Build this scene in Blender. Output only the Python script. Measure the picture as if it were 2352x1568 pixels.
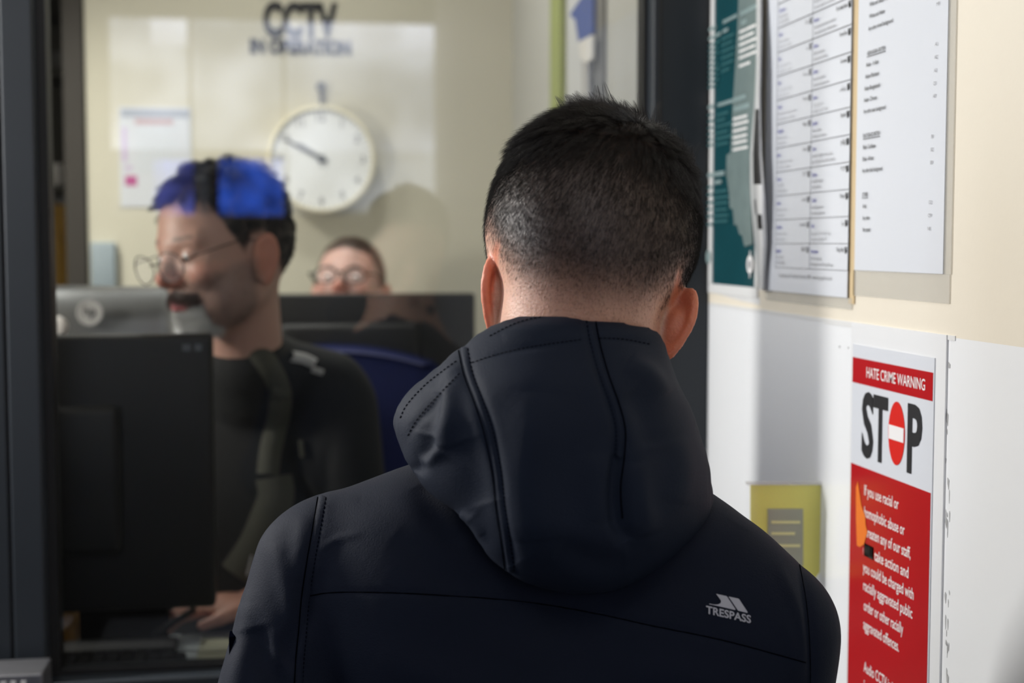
import bpy, math, random
import numpy as np
from mathutils import Vector, Matrix
from mathutils.bvhtree import BVHTree
for o in list(bpy.data.objects): bpy.data.objects.remove(o)
S = bpy.context.scene
COL = S.collection
rng = np.random.default_rng(7)
random.seed(7)

# ------------------------------------------------------------------ camera
FPX = 3267.0
YAW = math.radians(9.13); PIT = math.radians(3.92)
F = Vector((math.sin(YAW)*math.cos(PIT), math.cos(YAW)*math.cos(PIT), -math.sin(PIT)))
R = Vector((math.cos(YAW), -math.sin(YAW), 0))
U = R.cross(F)
CAM = Vector((0, 0, 1.6))
cd = bpy.data.cameras.new('camera'); cam = bpy.data.objects.new('camera', cd); COL.objects.link(cam)
cd.sensor_width = 36; cd.lens = FPX/2352*36
cam.matrix_world = Matrix(((R.x, U.x, -F.x, CAM.x), (R.y, U.y, -F.y, CAM.y), (R.z, U.z, -F.z, CAM.z), (0, 0, 0, 1)))
cd.dof.use_dof = True; cd.dof.focus_distance = 1.16; cd.dof.aperture_fstop = 4.7
cd.clip_start = .05
S.camera = cam
S.view_settings.view_transform = 'Standard'; S.view_settings.look = 'None'; S.view_settings.gamma = 1
S.view_settings.use_curve_mapping = False
S.view_settings.exposure = 0.0
W = bpy.data.worlds.new('World'); S.world = W; W.use_nodes = True
W.node_tree.nodes['Background'].inputs[0].default_value = (.75, .82, 1, 1)
W.node_tree.nodes['Background'].inputs[1].default_value = .3
S.cycles.max_bounces = 10; S.cycles.transparent_max_bounces = 24
S.cycles.sample_clamp_indirect = 6

def ray(px, py): return (F + R*((px-1176)/FPX) - U*((py-784)/FPX))
def A(px, py, D): return CAM + ray(px, py)*D                      # depth along the view axis
def atY(px, py, Y): d = ray(px, py); return CAM + d*(Y/d.y)
def atX(px, py, X): d = ray(px, py); return CAM + d*(X/d.x)
def atZ(px, py, Z): d = ray(px, py); return CAM + d*((Z-1.6)/d.z)
def proj(P):                                                       # numpy (n,3) -> px, py, depth
    Q = P-np.array(CAM); d = Q@np.array(F)
    return 1176+FPX*(Q@np.array(R))/d, 784-FPX*(Q@np.array(U))/d, d
WX = .58                                                           # right wall plane
GY = 1.94                                                          # glass plane

# ------------------------------------------------------------------ lights
def area(name, loc, target, sx, sy, power, col=(1, 1, 1), parent=None):
    l = bpy.data.lights.new(name, 'AREA'); l.shape = 'RECTANGLE'; l.size = sx; l.size_y = sy; l.energy = power; l.color = col
    o = bpy.data.objects.new(name, l); COL.objects.link(o); o.location = loc
    o.rotation_euler = (Vector(target)-Vector(loc)).to_track_quat('-Z', 'Y').to_euler()
    return o
L_OFF_A = area('office_lamp_light', (-.72, 2.95, 2.42), (-.45, 3.2, 1.2), .22, .22, 6.5, (1, .96, .88))
L_OFF_A.data.spread = math.radians(110)
L_OFF_B = area('office_lamp_light', (-.05, 3.05, 2.66), (.0, 2.6, 1.2), .16, .16, 7, (1, .97, .92))
L_OFF_C = area('office_lamp_light', (-1.2, 2.4, 2.66), (-.3, 2.6, 1.0), .5, .5, 3, (1, .96, .9))
L_FACE = area('added_face_light', (-1.12, 2.10, 1.74), (-.2, 2.3, 1.60), .18, .18, 11, (1, .95, .88))  # added light for the officer's face
L_PUB = area('added_public_light', (-1.05, 1.82, 1.86), (.58, 1.45, 1.5), .035, .5, 32, (1, .985, .955))  # added light for the right wall, narrow to keep the column's shadow crisp
L_FILL = area('hood_fill_light', (-.35, -.15, 2.70), (.1, .9, 1.3), .6, .6, 7, (1, .98, .95))  # added overhead fill for the hood and shoulders
L_WIN = area('daylight_left_window', (-1.84, 1.25, 1.75), (.3, 1.3, 1.5), .8, 1.2, 3.4, (.90, .95, 1))

# ------------------------------------------------------------------ materials
def mat(name, col, rough=.6, metal=0, spec=.5, noise=0, nscale=20, bump=0, bscale=200, sss=0, coat=0, emit=None, estr=0, alpha=1, sheen=0, attr=None, sssr=(1, .3, .12)):
    m = bpy.data.materials.new(name); m.use_nodes = True
    nt = m.node_tree; b = nt.nodes['Principled BSDF']
    b.inputs['Base Color'].default_value = (*col, 1); b.inputs['Roughness'].default_value = rough
    b.inputs['Metallic'].default_value = metal; b.inputs['Specular IOR Level'].default_value = spec
    if coat: b.inputs['Coat Weight'].default_value = coat; b.inputs['Coat Roughness'].default_value = .08
    if sss:
        b.inputs['Subsurface Weight'].default_value = sss; b.inputs['Subsurface Radius'].default_value = sssr; b.inputs['Subsurface Scale'].default_value = .012
    if sheen: b.inputs['Sheen Weight'].default_value = sheen; b.inputs['Sheen Roughness'].default_value = .5
    if emit: b.inputs['Emission Color'].default_value = (*emit, 1); b.inputs['Emission Strength'].default_value = estr
    if alpha < 1: b.inputs['Alpha'].default_value = alpha
    tc = nt.nodes.new('ShaderNodeTexCoord')
    src = None
    if attr:
        at = nt.nodes.new('ShaderNodeAttribute'); at.attribute_name = attr; src = at.outputs['Color']
        nt.links.new(src, b.inputs['Base Color'])
    if noise:
        n = nt.nodes.new('ShaderNodeTexNoise'); n.inputs['Scale'].default_value = nscale; n.inputs['Detail'].default_value = 5
        nt.links.new(tc.outputs['Object'], n.inputs['Vector'])
        mx = nt.nodes.new('ShaderNodeMix'); mx.data_type = 'RGBA'; mx.blend_type = 'MULTIPLY'
        rm = nt.nodes.new('ShaderNodeMapRange'); rm.inputs['To Min'].default_value = 1-noise; rm.inputs['To Max'].default_value = 1+noise*.4
        nt.links.new(n.outputs['Fac'], rm.inputs['Value'])
        mx.inputs['Factor'].default_value = 1
        if src: nt.links.new(src, mx.inputs['A'])
        else: mx.inputs['A'].default_value = (*col, 1)
        nt.links.new(rm.outputs['Result'], mx.inputs['B']); nt.links.new(mx.outputs['Result'], b.inputs['Base Color'])
    if bump:
        n = nt.nodes.new('ShaderNodeTexNoise'); n.inputs['Scale'].default_value = bscale; n.inputs['Detail'].default_value = 4
        nt.links.new(tc.outputs['Object'], n.inputs['Vector'])
        bp = nt.nodes.new('ShaderNodeBump'); bp.inputs['Strength'].default_value = bump; bp.inputs['Distance'].default_value = .002
        nt.links.new(n.outputs['Fac'], bp.inputs['Height']); nt.links.new(bp.outputs['Normal'], b.inputs['Normal'])
    return m
M = {}
M['cream'] = mat('cream_paint', (.70, .64, .53), .62, noise=.05, nscale=3, bump=.15, bscale=60)
M['white'] = mat('white_gloss_paint', (.80, .81, .82), .16, noise=.03, nscale=4, bump=.04, bscale=25)
M['office_wall'] = mat('office_wall_paint', (.60, .57, .465), .7, noise=.04, nscale=3)
M['office_side'] = mat('office_side_paint', (.50, .50, .47), .7, noise=.04, nscale=3)
M['ceiling'] = mat('ceiling_white', (.72, .72, .70), .9, noise=.05)
M['floor'] = mat('vinyl_floor', (.13, .14, .16), .5, noise=.3, nscale=40)
M['public_wall'] = mat('public_back_wall', (.07, .068, .065), .8, noise=.08)
M['frame'] = mat('dark_frame', (.010, .0145, .020), .55, noise=.15, nscale=30)
M['gasket'] = mat('rubber_gasket', (.004, .004, .004), .6)
M['black'] = mat('black_plastic', (.008, .008, .009), .5, noise=.2, nscale=30)
M['keyblack'] = mat('keyboard_black', (.005, .005, .005), .95, spec=.05)
M['blackmatte'] = mat('black_matte', (.006, .006, .007), .8)
M['silver'] = mat('silver_plastic', (.16, .165, .17), .35, metal=.6)
M['chrome'] = mat('bright_metal', (.6, .61, .62), .25, metal=1)
M['steel'] = mat('brushed_steel', (.18, .18, .19), .4, metal=.7, noise=.2, nscale=60)
M['paper'] = mat('paper_white', (.63, .65, .69), .28, spec=.5, noise=.02, nscale=20)
M['lam'] = mat('laminate_edge', (.70, .70, .69), .22)
M['tape'] = mat('clear_tape', (.68, .66, .60), .15, alpha=.35)
M['ink'] = mat('ink_black', (.02, .02, .022), .4)
M['inkgrey'] = mat('ink_grey', (.24, .24, .25), .5)
M['inkblue'] = mat('ink_blue', (.08, .08, .33), .5)
M['inkfade'] = mat('ink_faded', (.42, .42, .44), .5)
M['green'] = mat('teal_print', (.006, .055, .066), .22, noise=.25, nscale=14)
M['greenline'] = mat('teal_pale_print', (.04, .13, .14), .3)
M['greenhead'] = mat('pale_print', (.24, .32, .32), .3)
M['greenreflect'] = mat('teal_reflection', (.16, .21, .205), .25, noise=.3, nscale=35)  # paler teal that paints the reflection on the laminate
M['red'] = mat('poster_red', (.42, .011, .014), .25, noise=.12, nscale=9)
M['signred'] = mat('sign_red', (.62, .022, .016), .3)
M['orange'] = mat('orange_scuff', (.72, .16, .012), .5)
M['cwhite'] = mat('print_white', (.80, .78, .77), .3)
M['tan'] = mat('tan_card', (.55, .42, .24), .7)
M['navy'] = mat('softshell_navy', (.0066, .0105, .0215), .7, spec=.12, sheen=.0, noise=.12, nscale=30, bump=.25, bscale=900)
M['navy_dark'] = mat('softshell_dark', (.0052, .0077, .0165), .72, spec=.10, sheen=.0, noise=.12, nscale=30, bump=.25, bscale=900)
M['thread'] = mat('navy_thread', (.0012, .0015, .004), .9, spec=0)
M['seam'] = mat('seam_groove', (.0008, .0009, .0014), .9, spec=0)
M['logo'] = mat('reflective_print', (.34, .34, .38), .45)
M['skin'] = mat('skin', (.55, .30, .22), .5, sss=.25, noise=.08, nscale=60, bump=.3, bscale=500, attr='col')
M['skin2'] = mat('officer_skin', (.5, .28, .22), .5, sss=.12, noise=.05, nscale=60, attr='col')
M['hair'] = mat('dark_hair', (.010, .008, .008), .4, spec=.3)
M['hair_short'] = mat('clipped_hair', (.011, .009, .008), .55, spec=.12)
M['hair2'] = mat('near_black_hair', (.016, .015, .016), .5)
M['hair3'] = mat('brown_hair', (.08, .042, .026), .55)
M['beard'] = mat('grey_beard', (.55, .55, .54), .6)
M['moustache'] = mat('brown_moustache', (.06, .035, .03), .6)
M['blackcloth'] = mat('black_cloth', (.007, .008, .009), .85, noise=.2, nscale=20)
M['olive'] = mat('olive_webbing', (.060, .060, .045), .8, noise=.15, nscale=50)
M['badge'] = mat('badge_white', (.42, .42, .42), .5)
M['bluechair'] = mat('blue_upholstery', (.004, .010, .085), .8, noise=.2, nscale=60)
M['clockface'] = mat('clock_face', (.80, .81, .80), .4)
M['clockrim'] = mat('clock_rim', (.78, .72, .52), .4)
M['yellow'] = mat('yellow_reflection', (.86, .80, .16), .45, alpha=.72)  # colour of the sheet that stands for a reflection in the wall
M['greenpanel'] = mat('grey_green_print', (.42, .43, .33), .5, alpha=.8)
M['yellow2'] = mat('yellow_reflection_lines', (.75, .72, .35), .5)
M['lime'] = mat('lime_edge', (.30, .35, .10), .6)
M['blue'] = mat('blue_folder', (.003, .06, .33), .5)
M['greycard'] = mat('grey_card', (.13, .13, .13), .7)
M['plate'] = mat('bluegrey_plate', (.30, .36, .40), .5)
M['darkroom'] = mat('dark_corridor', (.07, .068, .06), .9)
M['amber'] = mat('amber_bag', (.22, .12, .01), .7)
M['darkwood'] = mat('dark_door_frame', (.03, .025, .02), .6)
M['desk'] = mat('grey_desk', (.36, .40, .42), .5, noise=.08, nscale=15)
M['counter'] = mat('counter_top', (.03, .032, .035), .4)
M['lens'] = mat('spectacle_lens', (.9, .9, .95), .05, alpha=.08)
M['eye'] = mat('eyeball', (.65, .62, .6), .2)
M['iris'] = mat('iris_dark', (.03, .02, .015), .2)
M['pad'] = mat('note_paper', (.36, .36, .26), .7)
M['denim'] = mat('dark_denim', (.02, .025, .04), .9)
M['pink'] = mat('magenta_print', (.45, .08, .25), .6)
M['bluegreyprint'] = mat('bluegrey_print', (.35, .38, .45), .6)
def emat(name, col, s, n=0, ns=3):                                # n: strength of the mottling of the lit print
    m = bpy.data.materials.new(name); m.use_nodes = True; nt = m.node_tree
    nt.nodes.remove(nt.nodes['Principled BSDF']); e = nt.nodes.new('ShaderNodeEmission')
    e.inputs[0].default_value = (*col, 1); e.inputs[1].default_value = s
    if n:
        tc = nt.nodes.new('ShaderNodeTexCoord'); x = nt.nodes.new('ShaderNodeTexNoise'); x.inputs['Scale'].default_value = ns; x.inputs['Detail'].default_value = 1
        mr = nt.nodes.new('ShaderNodeMapRange'); mr.inputs['From Min'].default_value = .35; mr.inputs['From Max'].default_value = .65; mr.inputs['To Min'].default_value = s*(1-n); mr.inputs['To Max'].default_value = s*(1+n)
        nt.links.new(tc.outputs['Object'], x.inputs['Vector']); nt.links.new(x.outputs['Fac'], mr.inputs['Value']); nt.links.new(mr.outputs['Result'], e.inputs[1])
    nt.links.new(e.outputs[0], nt.nodes['Material Output'].inputs[0]); return m
M['day'] = emat('daylight_pane', (.80, .85, 1), 3.0, .45, 4)
M['day_hi'] = emat('daylight_bright_pane', (.80, .84, 1), 5.5, .2, 5)
M['daydim'] = emat('daylight_dim_pane', (.85, .9, 1), 2.0, .5, 4)
M['bluesign'] = emat('blue_lit_sign', (.055, .17, 1), 3.2, .55, 9)
M['bluesign2'] = emat('violet_lit_sign', (.2, .24, 1), 2.2, .6, 12)
M['lampglow'] = emat('lamp_diffuser', (1, .95, .88), 3)
def glassmat():
    m = bpy.data.materials.new('screen_glass'); m.use_nodes = True; nt = m.node_tree
    nt.nodes.remove(nt.nodes['Principled BSDF'])
    t = nt.nodes.new('ShaderNodeBsdfTransparent'); t.inputs[0].default_value = (.97, .985, .98, 1)
    g = nt.nodes.new('ShaderNodeBsdfGlossy'); g.inputs['Roughness'].default_value = .012
    fr = nt.nodes.new('ShaderNodeFresnel'); fr.inputs[0].default_value = 1.55
    mu = nt.nodes.new('ShaderNodeMath'); mu.operation = 'MULTIPLY'; mu.inputs[1].default_value = 1.0
    mx = nt.nodes.new('ShaderNodeMixShader')
    nt.links.new(fr.outputs[0], mu.inputs[0]); nt.links.new(mu.outputs[0], mx.inputs[0]); nt.links.new(t.outputs[0], mx.inputs[1])
    nt.links.new(g.outputs[0], mx.inputs[2]); nt.links.new(mx.outputs[0], nt.nodes['Material Output'].inputs[0]); return m
M['glass'] = glassmat()

# ------------------------------------------------------------------ helpers
def tag(o, label=None, cat=None, group=None, kind=None):
    if label: o['label'] = label
    if cat: o['category'] = cat
    if group: o['group'] = group
    if kind: o['kind'] = kind
    return o
def thing(name, label, cat, loc=(0, 0, 0), group=None):
    o = bpy.data.objects.new(name, None); COL.objects.link(o); o.location = loc; o.empty_display_size = .05
    return tag(o, label, cat, group)
def rootloc(p):
    v = Vector((0, 0, 0))
    while p is not None: v += Vector(p.location); p = p.parent
    return v
def mesh(name, V, Fc, m, parent=None, smooth=False, mats=None, fm=None, col=None):
    off = rootloc(parent)
    me = bpy.data.meshes.new(name)
    if not len(V): print('EMPTY', name); V = [(0, 0, 0)]; Fc = []; fm = None
    V = np.asarray(V, float)-np.array(off)
    me.from_pydata(V.tolist() if len(V) < 60000 else V, [], Fc if isinstance(Fc, list) else Fc.tolist()); me.update()
    for mm in (mats or [m]): me.materials.append(mm)
    if fm is not None: me.polygons.foreach_set('material_index', fm)
    if smooth: me.polygons.foreach_set('use_smooth', [True]*len(me.polygons))
    if col is not None:
        at = me.color_attributes.new('col', 'FLOAT_COLOR', 'POINT')
        at.data.foreach_set('color', np.hstack([col, np.ones((len(col), 1))]).astype(np.float32).ravel())
    o = bpy.data.objects.new(name, me); COL.objects.link(o)
    if parent is not None: o.parent = parent
    return o
class MB:
    def __init__(s): s.v = []; s.f = []; s.mi = []
    def add(s, V, Fc, mi=0):
        n = len(s.v); s.v += [tuple(x) for x in V]; s.f += [tuple(i+n for i in f) for f in Fc]; s.mi += [mi]*len(Fc); return s
    def box(s, lo, hi, mi=0, b=0):
        x0, y0, z0 = lo; x1, y1, z1 = hi
        if b > 0:
            import bmesh
            bm = bmesh.new(); bmesh.ops.create_cube(bm, size=1)
            for v in bm.verts: v.co = Vector(((x0+x1)/2+v.co.x*(x1-x0), (y0+y1)/2+v.co.y*(y1-y0), (z0+z1)/2+v.co.z*(z1-z0)))
            bmesh.ops.bevel(bm, geom=bm.edges[:], offset=b, segments=3, affect='EDGES', profile=.5)
            bm.verts.ensure_lookup_table()
            s.add([v.co.copy() for v in bm.verts], [[v.index for v in f.verts] for f in bm.faces], mi); bm.free(); return s
        V = [(x0,y0,z0),(x1,y0,z0),(x1,y1,z0),(x0,y1,z0),(x0,y0,z1),(x1,y0,z1),(x1,y1,z1),(x0,y1,z1)]
        return s.add(V, [(0,3,2,1),(4,5,6,7),(0,1,5,4),(1,2,6,5),(2,3,7,6),(3,0,4,7)], mi)
    def tube(s, P, r, n=10, mi=0, cap=True):
        P = [Vector(p) for p in P]; rr = r if hasattr(r, '__len__') else [r]*len(P)
        V = []; t0 = (P[1]-P[0]).normalized(); nn = t0.orthogonal().normalized()
        for i, p in enumerate(P):
            t = (P[min(i+1, len(P)-1)]-P[max(i-1, 0)]).normalized()
            nn = (nn-t*nn.dot(t)).normalized(); bb = t.cross(nn)
            V += [p+(nn*math.cos(2*math.pi*k/n)+bb*math.sin(2*math.pi*k/n))*rr[i] for k in range(n)]
        Fc = [(i*n+k, i*n+(k+1) % n, (i+1)*n+(k+1) % n, (i+1)*n+k) for i in range(len(P)-1) for k in range(n)]
        if cap: Fc += [tuple(range(n))[::-1], tuple((len(P)-1)*n+k for k in range(n))]
        return s.add(V, Fc, mi)
    def lathe(s, c, ax, prof, n=48, mi=0):                           # prof: (radius, distance along axis)
        c = Vector(c); ax = Vector(ax).normalized(); a = ax.orthogonal().normalized(); b = ax.cross(a); V = []
        for r, h in prof: V += [c+ax*h+(a*math.cos(2*math.pi*k/n)+b*math.sin(2*math.pi*k/n))*r for k in range(n)]
        Fc = [(i*n+k, i*n+(k+1) % n, (i+1)*n+(k+1) % n, (i+1)*n+k) for i in range(len(prof)-1) for k in range(n)]
        if prof[0][0] > 1e-6: Fc.append(tuple(range(n))[::-1])
        if prof[-1][0] > 1e-6: Fc.append(tuple((len(prof)-1)*n+k for k in range(n)))
        return s.add(V, Fc, mi)
    def slab(s, P, d, mi=0):                                         # polygon P extruded by vector d
        n = len(P); P = [Vector(p) for p in P]; d = Vector(d)
        return s.add(P+[p+d for p in P], [tuple(range(n))[::-1], tuple(range(n, 2*n))]+[(i, (i+1) % n, (i+1) % n+n, i+n) for i in range(n)], mi)
    def build(s, name, m, parent=None, smooth=False):
        ms = m if isinstance(m, list) else [m]
        o = mesh(name, s.v, s.f, None, parent, False, ms, s.mi)
        if smooth:
            o.data.shade_smooth()
            try: o.data.set_sharp_from_angle(angle=math.radians(35))
            except Exception: pass
        return o
def box(name, lo, hi, m, parent=None, b=0): return MB().box(lo, hi, 0, b).build(name, m, parent, smooth=b > 0)
def struct(o): o['kind'] = 'structure'; return o

# text ---------------------------------------------------------------
_tc = {}
def glyphs(s, bold):
    k = (s, bold)
    if k not in _tc:
        c = bpy.data.curves.new('text', 'FONT'); c.body = s; c.size = 1; c.resolution_u = 3; c.offset = bold
        o = bpy.data.objects.new('text', c); me = bpy.data.meshes.new_from_object(o)
        V = np.array([v.co[:] for v in me.vertices]).reshape(-1, 3); Fc = [tuple(p.vertices) for p in me.polygons]
        bpy.data.objects.remove(o); bpy.data.curves.remove(c); bpy.data.meshes.remove(me)
        _tc[k] = (V, Fc)
    return _tc[k]
def text(mb, s, origin, xa, ya, h, width=None, bold=.0, align='l', mi=0):
    """h: height of a capital letter. width: total width wanted."""
    V, Fc = glyphs(s, bold)
    if not len(V): return
    k = h/.70; x0, x1 = V[:, 0].min(), V[:, 0].max()
    sx = k if width is None else width/(x1-x0)
    X = (V[:, 0]-x0)*sx
    if align == 'r': X = X-(x1-x0)*sx
    if align == 'c': X = X-(x1-x0)*sx/2
    o = np.array(origin); P = o+np.outer(X, np.array(xa))+np.outer(V[:, 1]*k, np.array(ya))
    mb.add(P.tolist(), Fc, mi)
RA = Vector((0, -1, 0)); UPZ = Vector((0, 0, 1))                   # reading axes on the right wall
def wp(px, py, e=0): p = atX(px, py, WX-e); return p
def wy(px, e=0): return atX(px, 560, WX-e).y
def wtext(mb, s, px, py, h, px2=None, e=.004, bold=0, align='l', mi=0, z=None):
    p = wp(px, py, e)
    if z is not None: p.z = z
    w = None if px2 is None else abs(wy(px, e)-wy(px2, e))
    text(mb, s, p, RA, UPZ, h, w, bold, align, mi)
def wrect(mb, px0, py0, px1, z1=None, h=None, e=.003, mi=0):
    pass
def wquad(mb, y0, y1, z0, z1, e, mi=0): mb.box((WX-e, min(y0, y1), z0), (WX-e+.0006, max(y0, y1), z1), mi)

# implicit surfaces -----------------------------------------------------
def snet(f, lo, hi, h):
    lo = np.array(lo); n = np.maximum(4, np.ceil((np.array(hi)-lo)/h).astype(int))+1
    ax = [(lo[i]+h*np.arange(n[i])).astype(np.float32) for i in range(3)]
    X, Y, Z = np.meshgrid(*ax, indexing='ij')
    v = f(X.ravel(), Y.ravel(), Z.ravel()).reshape(n).astype(np.float32); del X, Y, Z
    s = v < 0
    acc = np.zeros(tuple(n-1)+(3,), np.float32); cnt = np.zeros(tuple(n-1), np.float32)
    edges = []
    for a in range(3):
        sl0 = [slice(None)]*3; sl1 = [slice(None)]*3; sl0[a] = slice(0, -1); sl1[a] = slice(1, None)
        v0 = v[tuple(sl0)]; v1 = v[tuple(sl1)]; idx = np.argwhere((v0 < 0) != (v1 < 0))
        a0 = v0[tuple(idx.T)]; a1 = v1[tuple(idx.T)]; t = a0/(a0-a1)
        P = idx.astype(np.float32); P[:, a] += t
        b, c = [(1, 2), (2, 0), (0, 1)][a]
        for db in (0, -1):
            for dc in (0, -1):
                q = idx.copy(); q[:, b] += db; q[:, c] += dc
                ok = np.all((q >= 0) & (q < n-1), axis=1)
                np.add.at(acc, tuple(q[ok].T), P[ok]); np.add.at(cnt, tuple(q[ok].T), 1)
        edges.append((a, b, c, idx, a0 < 0))
    cells = np.argwhere(cnt > 0); cid = -np.ones(tuple(n-1), int); cid[tuple(cells.T)] = np.arange(len(cells))
    V = acc[tuple(cells.T)]/cnt[tuple(cells.T)][:, None]*h+lo
    Q = []
    for a, b, c, idx, ins in edges:
        qs = []
        ok = np.all((idx[:, [b, c]] >= 1), axis=1) & (idx[:, b] < n[b]-1) & (idx[:, c] < n[c]-1)
        idx = idx[ok]; ins = ins[ok]
        for db, dc in ((0, 0), (-1, 0), (-1, -1), (0, -1)):
            q = idx.copy(); q[:, b] += db; q[:, c] += dc; qs.append(cid[tuple(q.T)])
        q = np.stack(qs, 1); q[~ins] = q[~ins][:, ::-1]; Q.append(q)
    Q = np.concatenate(Q); Q = Q[(Q >= 0).all(1)]
    return V.astype(float), Q
def vnorm(V, Q):
    n = np.cross(V[Q[:, 2]]-V[Q[:, 0]], V[Q[:, 3]]-V[Q[:, 1]]); N = np.zeros_like(V)
    for k in range(4): np.add.at(N, Q[:, k], n)
    return N/np.maximum(np.linalg.norm(N, axis=1, keepdims=True), 1e-12)
def lap(V, Q, it=2, w=.5):
    for _ in range(it):
        s = np.zeros_like(V); c = np.zeros(len(V))
        for k in range(4):
            for j in ((k+1) % 4, (k+3) % 4):
                np.add.at(s, Q[:, k], V[Q[:, j]]); np.add.at(c, Q[:, k], 1)
        V = V*(1-w)+s/np.maximum(c, 1)[:, None]*w
    return V
def smin(a, b, k):
    h = np.clip(.5+.5*(b-a)/k, 0, 1); return b*(1-h)+a*h-k*h*(1-h)
def smax(a, b, k): return -smin(-a, -b, k)
def ell(x, y, z, c, r):
    X = (x-c[0])/r[0]; Y = (y-c[1])/r[1]; Z = (z-c[2])/r[2]
    k0 = np.sqrt(X*X+Y*Y+Z*Z); k1 = np.sqrt((X/r[0])**2+(Y/r[1])**2+(Z/r[2])**2)
    return k0*(k0-1)/np.maximum(k1, 1e-6)
def cap(x, y, z, a, b, ra, rb=None):
    rb = ra if rb is None else rb
    d = np.array(b, float)-np.array(a, float); L = d@d
    t = np.clip(((x-a[0])*d[0]+(y-a[1])*d[1]+(z-a[2])*d[2])/L, 0, 1)
    return np.sqrt((x-a[0]-t*d[0])**2+(y-a[1]-t*d[1])**2+(z-a[2]-t*d[2])**2)-(ra+(rb-ra)*t)
def rot(x, y, z, c, Rm):
    """coordinates in a frame at c whose axes are the columns of Rm"""
    X, Y, Z = x-c[0], y-c[1], z-c[2]
    return tuple(X*Rm[0][i]+Y*Rm[1][i]+Z*Rm[2][i] for i in range(3))
def frame(fy, uz):
    fy = Vector(fy).normalized(); xx = fy.cross(Vector(uz)).normalized(); uu = xx.cross(fy)
    return np.array([[xx[i], fy[i], uu[i]] for i in range(3)])
def rotm(ax, deg): return np.array(Matrix.Rotation(math.radians(deg), 3, ax))
def poly_sd(poly, px, py):
    """signed distance to a closed polygon in its own units, positive inside"""
    P = np.array(poly, float); d = np.full(px.shape, 1e9); ins = np.zeros(px.shape, bool)
    for i in range(len(P)):
        a = P[i]; b = P[(i+1) % len(P)]; e = b-a
        t = np.clip(((px-a[0])*e[0]+(py-a[1])*e[1])/(e@e), 0, 1)
        d = np.minimum(d, np.hypot(px-a[0]-t*e[0], py-a[1]-t*e[1]))
        c = ((a[1] > py) != (b[1] > py)) & (px < (b[0]-a[0])*(py-a[1])/((b[1]-a[1]) if b[1] != a[1] else 1e-9)+a[0])
        ins ^= c
    return np.where(ins, d, -d)
def line_d(poly, px, py):
    P = np.array(poly, float); d = np.full(px.shape, 1e9); tt = np.zeros(px.shape)
    for i in range(len(P)-1):
        a = P[i]; b = P[i+1]; e = b-a
        t = np.clip(((px-a[0])*e[0]+(py-a[1])*e[1])/(e@e), 0, 1)
        q = np.hypot(px-a[0]-t*e[0], py-a[1]-t*e[1]); m = q < d
        d = np.where(m, q, d); tt = np.where(m, (i+t)/(len(P)-1), tt)
    return d, tt
def spline(P, n=8, closed=False):
    P = [np.array(p, float) for p in P]; out = []; N = len(P)
    for i in range(N if closed else N-1):
        g = (lambda k: P[k % N]) if closed else (lambda k: P[min(max(k, 0), N-1)])
        a, b, c, d = g(i-1), g(i), g(i+1), g(i+2)
        for k in range(n):
            t = k/n; out.append(.5*((2*b)+(c-a)*t+(2*a-5*b+4*c-d)*t*t+(3*b-a-3*c+d)*t**3))
    if not closed: out.append(P[-1])
    return out
def bvh_of(V, Q): return BVHTree.FromPolygons([tuple(v) for v in V], [tuple(q) for q in Q])
def drape(mb, bvh, pts, w, prof, n=12, mi=0, eps=.0004, wend=None):
    """a strip that follows the surface: pts in px, w in px, prof: heights (m) across the strip"""
    P = spline(pts, n); k = len(prof); rows = []
    for i, p in enumerate(P):
        t = P[min(i+1, len(P)-1)]-P[max(i-1, 0)]; t = t/max(np.hypot(*t), 1e-9); nn = np.array((-t[1], t[0]))
        ww = w if wend is None else w+(wend-w)*i/(len(P)-1)
        row = []
        for j in range(k):
            q = p+nn*ww*(j/(k-1)-.5); d = ray(q[0], q[1]).normalized()
            h, no, _, _ = bvh.ray_cast(CAM, d)
            if h is None: row = None; break
            if no.dot(d) > 0: no = -no
            row.append(h+no*(eps+prof[j]))
        rows.append(row)
    for a, b in zip(rows, rows[1:]):
        if a is None or b is None: continue
        if max((a[j]-b[j]).length for j in range(k)) > .03: continue
        V = a+b; mb.add(V, [(j, j+1, k+j+1, k+j) for j in range(k-1)], mi)
def dashes(mb, bvh, pts, w, L, gap, n=30):
    P = np.array(spline(pts, n)); s = np.concatenate([[0], np.cumsum(np.hypot(*np.diff(P, axis=0).T))])
    x = 0
    while x+L < s[-1]:
        seg = [(np.interp(v, s, P[:, 0]), np.interp(v, s, P[:, 1])) for v in (x, x+L)]
        drape(mb, bvh, seg, w, [0, .0003, 0], n=2); x += L+gap
def hair_obj(name, P, rad, m, parent):
    """P: (n, k, 3) strand points; rad: (k,) radius profile or (n,k)"""
    n, k, _ = P.shape; hc = bpy.data.hair_curves.new(name); hc.add_curves([k]*n)
    off = np.array(rootloc(parent))
    hc.attributes['position'].data.foreach_set('vector', (P-off).astype(np.float32).ravel())
    ra = hc.attributes.new('radius', 'FLOAT', 'POINT'); ra.data.foreach_set('value', np.broadcast_to(rad, (n, k)).astype(np.float32).ravel())
    hc.materials.append(m); o = bpy.data.objects.new(name, hc); COL.objects.link(o); o.parent = parent; return o
def sample_surface(V, Q, n, w=None):
    a = .5*np.linalg.norm(np.cross(V[Q[:, 2]]-V[Q[:, 0]], V[Q[:, 3]]-V[Q[:, 1]]), axis=1)
    if w is not None: a = a*w
    i = rng.choice(len(Q), n, p=a/a.sum()); u = rng.random((n, 1)); v = rng.random((n, 1)); q = Q[i]
    return (V[q[:, 0]]*(1-u)+V[q[:, 1]]*u)*(1-v)+(V[q[:, 3]]*(1-u)+V[q[:, 2]]*u)*v, i
print('helpers ok')

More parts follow.
